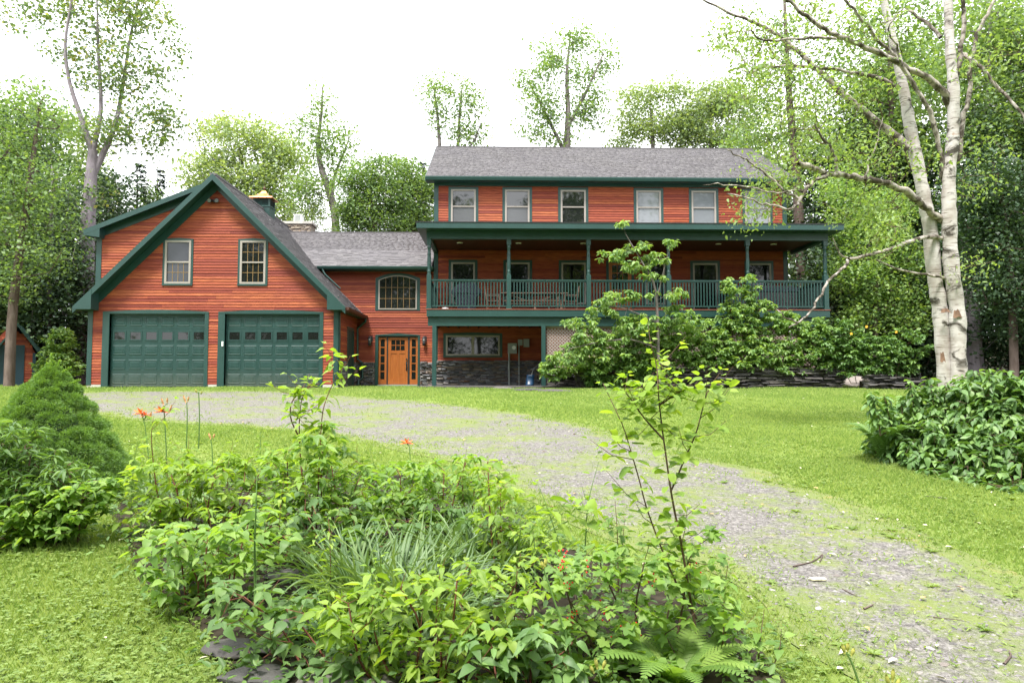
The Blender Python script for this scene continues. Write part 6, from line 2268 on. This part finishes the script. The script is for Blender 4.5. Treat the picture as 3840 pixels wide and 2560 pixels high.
def blue_clump(label, vx, vy, n):
    g = VG(vx, vy)
    t = thing('hosta', (*g, float(ground(*g))), label, 'hosta')
    z = float(ground(*g))
    az = np.arange(n) * 2.4
    r = .12 * np.sqrt(np.arange(n) / n)
    Pp = np.stack([g[0] + np.cos(az) * r, g[1] + np.sin(az) * r, np.full(n, z + .02)], -1)
    el = RS.uniform(.5, 1.2, n)
    D = np.stack([np.cos(az) * np.cos(el), np.sin(az) * np.cos(el), np.sin(el)], -1)
    L = RS.uniform(.20, .32, n)
    put_leaves(t, Pp, D, np.array([0, 0, 1.]) + RS.randn(n, 3) * .3, L, L * .26, 'lf_bluish', 'leaf6', n, 'lance')


blue_clump('silvery blue-green leaf clump left of the daylily leaves', 980, 1370, 16)
blue_clump('silvery blue-green leaf clump between the daylily leaves and the red-stemmed shrub', 1060, 1360, 18)
blue_clump('silvery leaf clump in the shade behind the bright shrub', 600, 1210, 14)
p = VG(1560, 1600)
fern('large fern at the foot of the currant bush', (p[0] + .02, p[1] + .1, float(ground(*p))), 12, .62, .38, 'lf_fore')
p = VG(560, 1225)
fern('small fern in the shade behind the compact shrub', (p[0], p[1], float(ground(*p))), 9, .38, .55, 'lf_low')
p = VG(790, 1430)
fern('little yellow-green fern above the slate stones', (p[0], p[1], float(ground(*p))), 7, .32, .8, 'lf_bright')

# daylily flowers and buds
PET = leaf_mesh('petal', 'lilyorange', 'ovate', 7, .1, -.1, 0)
paint('bud', (.42, .42, .10), .5, .2)
paint('budpink', (.62, .34, .16), .5, .2)


def lily(label, st, Y, flowers=(), buds=(), green=True):
    t = thing('daylily_flower', V2(*st[0], Y), label, 'flower')
    pts = smooth_poly([V2(a, b_, Y) for a, b_ in st], 5)
    V, F = tube(pts, np.linspace(.006, .004, len(pts)), 6)
    add('stem', np_mesh('stem', V, F, 'greenstem', smooth=True), t)
    for (vx, vy, s) in flowers:
        c = V2(vx, vy, Y)
        B().tube([pts[-1], (pts[-1] + c) / 2, c], [.003, .004, .008], 6).add('flower_stalk', 'greenstem', t)
        for k in range(6):
            a = k * pi / 3
            d_ = unit(np.array([cos(a), -.35 - .2 * sin(a), sin(a) * .6 + .45]))
            n_ = np.array([-cos(a) * .4, -.5, 1 - .5 * sin(a)])
            dd, ss, nn_ = leaf_frames(d_[None], n_[None])
            x, y, z = dd[0] * s, ss[0] * s * .36, nn_[0] * s
            add('petal', PET, t, Matrix(((x[0], y[0], z[0], c[0]), (x[1], y[1], z[1], c[1]), (x[2], y[2], z[2], c[2]), (0, 0, 0, 1))))
    for (vx, vy, l, lean) in buds:
        c = V2(vx, vy, Y)
        e = c + np.array([lean * l, -.01, l])
        ps_ = [pts[-1], c]
        B().tube(ps_, [.003, .003], 5).add('bud_stalk', 'greenstem', t)
        m = (c + e) / 2
        B().tube([c, c * .7 + e * .3, m, e * .8 + c * .2, e], [.004, .008, .0095, .008, .002], 7).add('bud', 'bud' if green else 'budpink', t, True)


lily('orange daylily blossom pair nodding at the bed end', [(348, 1150), (342, 1060), (334, 985), (330, 965)], 6.5, [(325, 950, .075), (336, 955, .06)], [(345, 962, .07, .2)], False)
lily('orange daylily blossom wide open with pink buds above', [(384, 1130), (382, 1040), (378, 960), (376, 935)], 6.6, [(372, 946, .08)], [(376, 930, .07, -.3), (388, 948, .08, .4), (384, 925, .05, .1)], False)
lily('daylily stem with a single pink bud against the drive', [(428, 1030), (430, 960), (429, 925)], 6.6, [], [(427, 925, .075, -.3), (431, 922, .05, .3)], False)
lily('tallest forked daylily stem with tiny buds against the drive', [(456, 1030), (458, 970), (457, 915), (455, 900)], 6.6, [], [(452, 902, .04, -.3), (462, 905, .03, .4)], True)
lily('short daylily stem with buds beside the tallest one', [(488, 1070), (487, 1030), (484, 1010)], 6.6, [], [(484, 1008, .06, -.3), (490, 1005, .04, .4)], False)
lily('lone orange daylily blossom beyond the shrubs near the drive', [(945, 1100), (942, 1050), (940, 1025)], 7.0, [(935, 1018, .075)], [], False)
lily('bud-topped daylily stem in front of the drive gravel', [(1990, 1620), (1960, 1530), (1945, 1500)], 3.3, [], [(1940, 1500, .05, -.3), (1946, 1495, .045, 0), (1955, 1505, .04, .3)], True)
lily('second bud-topped daylily stem at the drive edge', [(2080, 1680), (2060, 1600), (2050, 1580)], 3.2, [], [(2042, 1575, .06, -.3), (2050, 1565, .065, 0), (2056, 1580, .05, .4)], True)
lily('bud-topped daylily stem before the big-leaved shrub', [(1340, 1620), (1300, 1460), (1270, 1370), (1250, 1310)], 3.5, [], [(1248, 1305, .04, -.3), (1252, 1300, .045, .1)], True)
lily('cluster of plump green daylily buds at the bed foot', [(1395, 1640), (1380, 1560), (1370, 1540)], 3.3, [], [(1372, 1535, .055, -.2), (1364, 1545, .04, -.5), (1384, 1535, .045, .3)], True)

# currants
ber = thing('red_currants', V2(1300, 1400, 3.7), 'hanging strings of ripe red currants on the currant bush', 'berries')
bm_ = B().lathe([(.001, -.005), (.0038, -.0035), (.005, 0), (.0038, .0035), (.001, .005)], 0, 0, 8).mesh('berry', 'berry', True)
for (vx, vy, n) in [(1296, 1285, 16), (1305, 1330, 10), (1310, 1425, 22), (1300, 1440, 16), (1395, 1400, 8), (1500, 1330, 6), (1420, 1450, 6), (1340, 1300, 8), (1600, 1290, 4), (1470, 1440, 5)]:
    for i in range(n):
        p = V2(vx + RS.randn() * 7, vy + RS.uniform(-24, 24), 3.66 + RS.randn() * .03)
        add('berry', bm_, ber, T(*p))

# slate stones at the bed foot and slate edging
for i, (vx, vy, rx, lab) in enumerate([(545, 1500, .22, 'dark flat slate slab at the lawn corner of the bed'), (590, 1565, .22, 'mossy flat slate slab at the foot of the bed'), (700, 1440, .28, 'dark slate slab half under the green stalk'), (680, 1330, .25, 'shaded slate slab behind the thin grass clump'), (790, 1575, .3, 'slate slab below the thin grass clump')]):
    g = VG(vx, vy)
    rock('slate_slab', (g[0], g[1], float(ground(*g)) + .03), (rx, .13, .04), 'slate', lab, 'stone', 60 + i)

# low weeds over the whole bed so that little bare soil shows
lo, hi = BED.min(0), np.minimum(BED.max(0), [9, 12])
n = 17000
x, y = RS.uniform(lo[0], hi[0], n), RS.uniform(max(lo[1], 2.4), hi[1], n)
ok = poly_dist(np.stack([x, y], -1), BED) + .15 * RS.randn(n) > -.02
x, y = x[ok], y[ok]
n = len(x)
az = RS.rand(n) * 6.28
el = RS.uniform(-.5, .8, n)
D = np.stack([np.cos(az) * np.cos(el), np.sin(az) * np.cos(el), np.sin(el)], -1)
L = RS.uniform(.03, .085, n)
V, F, k = leaf_arrays(np.stack([x, y, ground(x, y) + RS.uniform(.02, .15, n)], -1), D, np.array([0, 0, 1.]) + RS.randn(n, 3) * .35, L, L * .5, 'leaf6')
add('bed_weeds', np_mesh('bed_weeds', V, F, 'lf_low', np.repeat(RS.rand(n), k)), None, None, kind='stuff', label='low weeds covering the garden bed soil', category='weeds')

# =================================================================== GRASS, CLOVER, PEBBLES, LITTER
def scatter(n, ymin, ymax, power=1.6):
    """more points near the viewer; lawn side to side grows with distance"""
    y = ymin * (ymax / ymin) ** (RS.rand(n) ** (1 / power))
    x = (RS.rand(n) * 2 - 1) * (y * .95 + 1.5)
    return x, y


def lawn_ok(x, y, drive_pad=-.05):
    pts = np.stack([x, y], -1)
    d = poly_dist(pts, DRIVE)
    dens = 1 / (1 + np.exp((d - .12 + .35 * wob(x, y) + .25 * wob(x, y, 2.7)) * 5))
    ok = RS.rand(len(x)) < np.maximum(dens, .015)
    ok &= poly_dist(pts, BED) + .12 * wob(x, y) < .03
    ok &= (woods_mask(x, y) < RS.rand(len(x)))
    ok &= ~((x > GX0 - .1) & (x < GX1 + .3) & (y > YG - .12)) & ~((x > -6.2) & (y > 27.0)) & ~((x > 2.8) & (x < 13) & (y > 24.9)) & ~((x > -3) & (x < 3) & (y > 25.25))
    return ok


x, y = scatter(560000, 3.0, 30)
ok = lawn_ok(x, y)
x, y = x[ok], y[ok]
n = len(x)
dist = np.hypot(x, y)
h = RS.uniform(.018, .05, n) * (1 + .5 * np.clip(wob(x, y, .6), -1, 1)) * (1 + dist / 40)
az = RS.rand(n) * 2 * pi
D = np.stack([np.cos(az) * .55, np.sin(az) * .55, np.ones(n)], -1)
N = np.stack([np.cos(az + 1.5), np.sin(az + 1.5), np.full(n, .2)], -1)
wd = np.clip(.0018 * dist, .005, .03)
V, F, k = leaf_arrays(np.stack([x, y, ground(x, y)], -1), D, N, h, wd, 'blade')
tint = np.clip(.42 + .30 * wob(x, y, .35) + .22 * wob(x, y, 1.4) + .25 * RS.randn(n), 0, .99)
add('grass', np_mesh('grass', V, F, 'grassblade', np.repeat(tint, k)), None, None, kind='stuff', label='short green lawn grass blades', category='grass')

x, y = scatter(60000, 3.0, 16, 1.2)
ok = lawn_ok(x, y) & (wob(x, y, .8) + .5 * RS.randn(len(x)) > -.2)
x, y = x[ok], y[ok]
n = len(x)
idx = np.repeat(np.arange(n), 3)
az = RS.rand(n)[idx] * 6.28 + np.tile(np.arange(3) * 2.094, n)
D = np.stack([np.cos(az), np.sin(az), RS.uniform(-.1, .35, n * 3)], -1)
Pp = np.stack([x, y, ground(x, y) + RS.uniform(.02, .045, n)], -1)[idx]
L = (RS.uniform(.010, .017, n) * (1 + np.hypot(x, y) / 22))[idx]
V, F, k = leaf_arrays(Pp, D, np.array([0, 0, 1.]) + RS.randn(n * 3, 3) * .15, L, L * .95, 'leaf6')
add('clover', np_mesh('clover', V, F, 'cloverleaf', np.repeat(RS.rand(n)[idx], k)), None, None, kind='stuff', label='clover leaves mixed into the lawn', category='clover')

# pebbles on the drive
x, y = scatter(60000, 3.0, 14, 1.1)
d = poly_dist(np.stack([x, y], -1), DRIVE)
ok = d > RS.uniform(.0, .5, len(x))
x, y = x[ok], y[ok]
n = len(x)
s = RS.gamma(2.2, .0026, n).clip(.003, .02) * (1 + np.hypot(x, y) / 18)
o8 = np.array([(1, 0, 0), (0, 1, 0), (-1, 0, 0), (0, -1, 0), (0, 0, .7), (.7, .7, .1), (-.7, .7, .15), (-.7, -.7, .1), (.7, -.7, .15)])
ring = [0, 5, 1, 6, 2, 7, 3, 8]
f8 = np.array([[4, ring[i], ring[(i + 1) % 8]] for i in range(8)])
jt = o8[None] * (1 + .25 * RS.randn(n, 9, 1)) * np.stack([s, s * RS.uniform(.6, 1, n), s * RS.uniform(.4, .8, n)], -1)[:, None]
ca, sa = np.cos(az[:1] * 0 + RS.rand(n) * 6.28), None
an = RS.rand(n) * 6.28
X = jt[..., 0] * np.cos(an)[:, None] - jt[..., 1] * np.sin(an)[:, None]
Yv = jt[..., 0] * np.sin(an)[:, None] + jt[..., 1] * np.cos(an)[:, None]
V = np.stack([X + x[:, None], Yv + y[:, None], jt[..., 2] + (ground(x, y) + .008)[:, None]], -1).reshape(-1, 3)
F = (np.arange(n)[:, None, None] * 9 + f8[None]).reshape(-1, 3)
add('gravel', np_mesh('gravel', V, F, 'pebble', np.repeat(RS.rand(n), 9)), None, None, kind='stuff', label='loose grey pebbles on the driveway', category='gravel')

# broad-leaved rosettes in the lawn
x, y = scatter(5200, 3.0, 20, 1.1)
ok = lawn_ok(x, y) & (wob(x, y, 1.1) + .5 * RS.randn(len(x)) > .2)
x, y = x[ok], y[ok]
n = len(x)
idx = np.repeat(np.arange(n), 6)
az = RS.rand(n)[idx] * 6.28 + np.tile(np.arange(6) * 1.05, n)
D = np.stack([np.cos(az), np.sin(az), RS.uniform(.1, .6, n * 6)], -1)
L = (RS.uniform(.03, .06, n) * (1 + np.hypot(x, y) / 30))[idx]
V, F, k = leaf_arrays(np.stack([x, y, ground(x, y) + .012], -1)[idx], D, np.array([0, 0, 1.]) + RS.randn(n * 6, 3) * .2, L, L * .4, 'leaf6')
add('lawn_weeds', np_mesh('lawn_weeds', V, F, 'cloverleaf', np.repeat(RS.rand(n)[idx], k)), None, None, kind='stuff', label='broad-leaved weeds scattered through the lawn', category='weeds')

# small weeds in the gravel
x, y = scatter(60000, 3.0, 24, 1.3)
d = poly_dist(np.stack([x, y], -1), DRIVE)
ok = (d > 0) & (wob(x, y, 1.3) + .6 * wob(x, y, 3.1) + .4 * RS.randn(len(x)) > .6)
x, y = x[ok], y[ok]
n = len(x)
az = RS.rand(n) * 6.28
D = np.stack([np.cos(az), np.sin(az), RS.uniform(.2, 1.2, n)], -1)
L = RS.uniform(.015, .04, n) * (1 + np.hypot(x, y) / 25)
V, F, k = leaf_arrays(np.stack([x, y, ground(x, y) + .01], -1), D, np.array([0, 0, 1.]) + RS.randn(n, 3) * .3, L, L * .35, 'leaf6')
add('weeds', np_mesh('weeds', V, F, 'grassblade', np.repeat(RS.rand(n), k)), None, None, kind='stuff', label='sprouting weeds and moss in the gravel', category='weeds')

for nm, mat, cnt in (('fallen_leaves', 'deadleaf', 260), ('pale_fallen_leaves', 'paleleaf', 220)):
    x, y = scatter(cnt, 3.2, 22, 1.0)
    if mat == 'deadleaf':
        ok = poly_dist(np.stack([x, y], -1), DRIVE) > -.1
        x, y = x[ok], y[ok]
    ok = poly_dist(np.stack([x, y], -1), BED) < 0
    x, y = x[ok], y[ok]
    n = len(x)
    az = RS.rand(n) * 6.28
    D = np.stack([np.cos(az), np.sin(az), RS.uniform(-.05, .15, n)], -1)
    L = RS.uniform(.03, .06, n) * (1 + np.hypot(x, y) / 30)
    V, F, k = leaf_arrays(np.stack([x, y, ground(x, y) + .03], -1), D, np.array([0, 0, 1.]) + RS.randn(n, 3) * .2, L, L * .5, 'leaf6')
    add(nm, np_mesh(nm, V, F, mat, np.repeat(RS.rand(n), k)), None, None, kind='stuff', label='scattered dry leaves on the drive and lawn' if mat == 'deadleaf' else 'scattered pale leaves on the drive and lawn', category='leaves')

for i, (pts_, r_, lab) in enumerate([
    ([(2975, 2130), (3050, 2110), (3085, 2085), (3075, 2112)], .010, 'crooked forked stick lying on the gravel'),
    ([(3160, 2215), (3190, 2230), (3215, 2242)], .007, 'thin dark twig on the gravel'),
    ([(3240, 2290), (3275, 2275)], .011, 'short thick stick on the gravel'),
    ([(3765, 2500), (3790, 2470), (3785, 2450)], .012, 'curled dead stick at the drive bend'),
    ([(3500, 2320), (3610, 2332)], .006, 'long thin twig on the gravel near the lawn'),
    ([(3470, 1864), (3555, 1874)], .010, 'pale bare stick on the lawn in front of the big bush')]):
    ps_ = []
    for (a, b_) in pts_:
        g = PG(a, b_)
        ps_.append((g[0], g[1], float(ground(*g)) + r_ * .6 + .01))
    V, F = tube(smooth_poly(ps_, 4), np.linspace(r_ * .6, r_ * .35, (len(ps_) - 1) * 4 + 1 if len(ps_) > 2 else len(ps_)), 6, .1)
    add('fallen_stick', np_mesh('fallen_stick', V, F, 'bark_brown' if i < 5 else 'bark_grey', smooth=True), None, None, label=lab, category='stick')
g = PG(3065, 2180)
rock('wood_chip', (g[0], g[1], float(ground(*g)) + .02), (.07, .025, .018), 'paleleaf', 'pale splintered wood chip on the gravel', 'wood chip', 9)
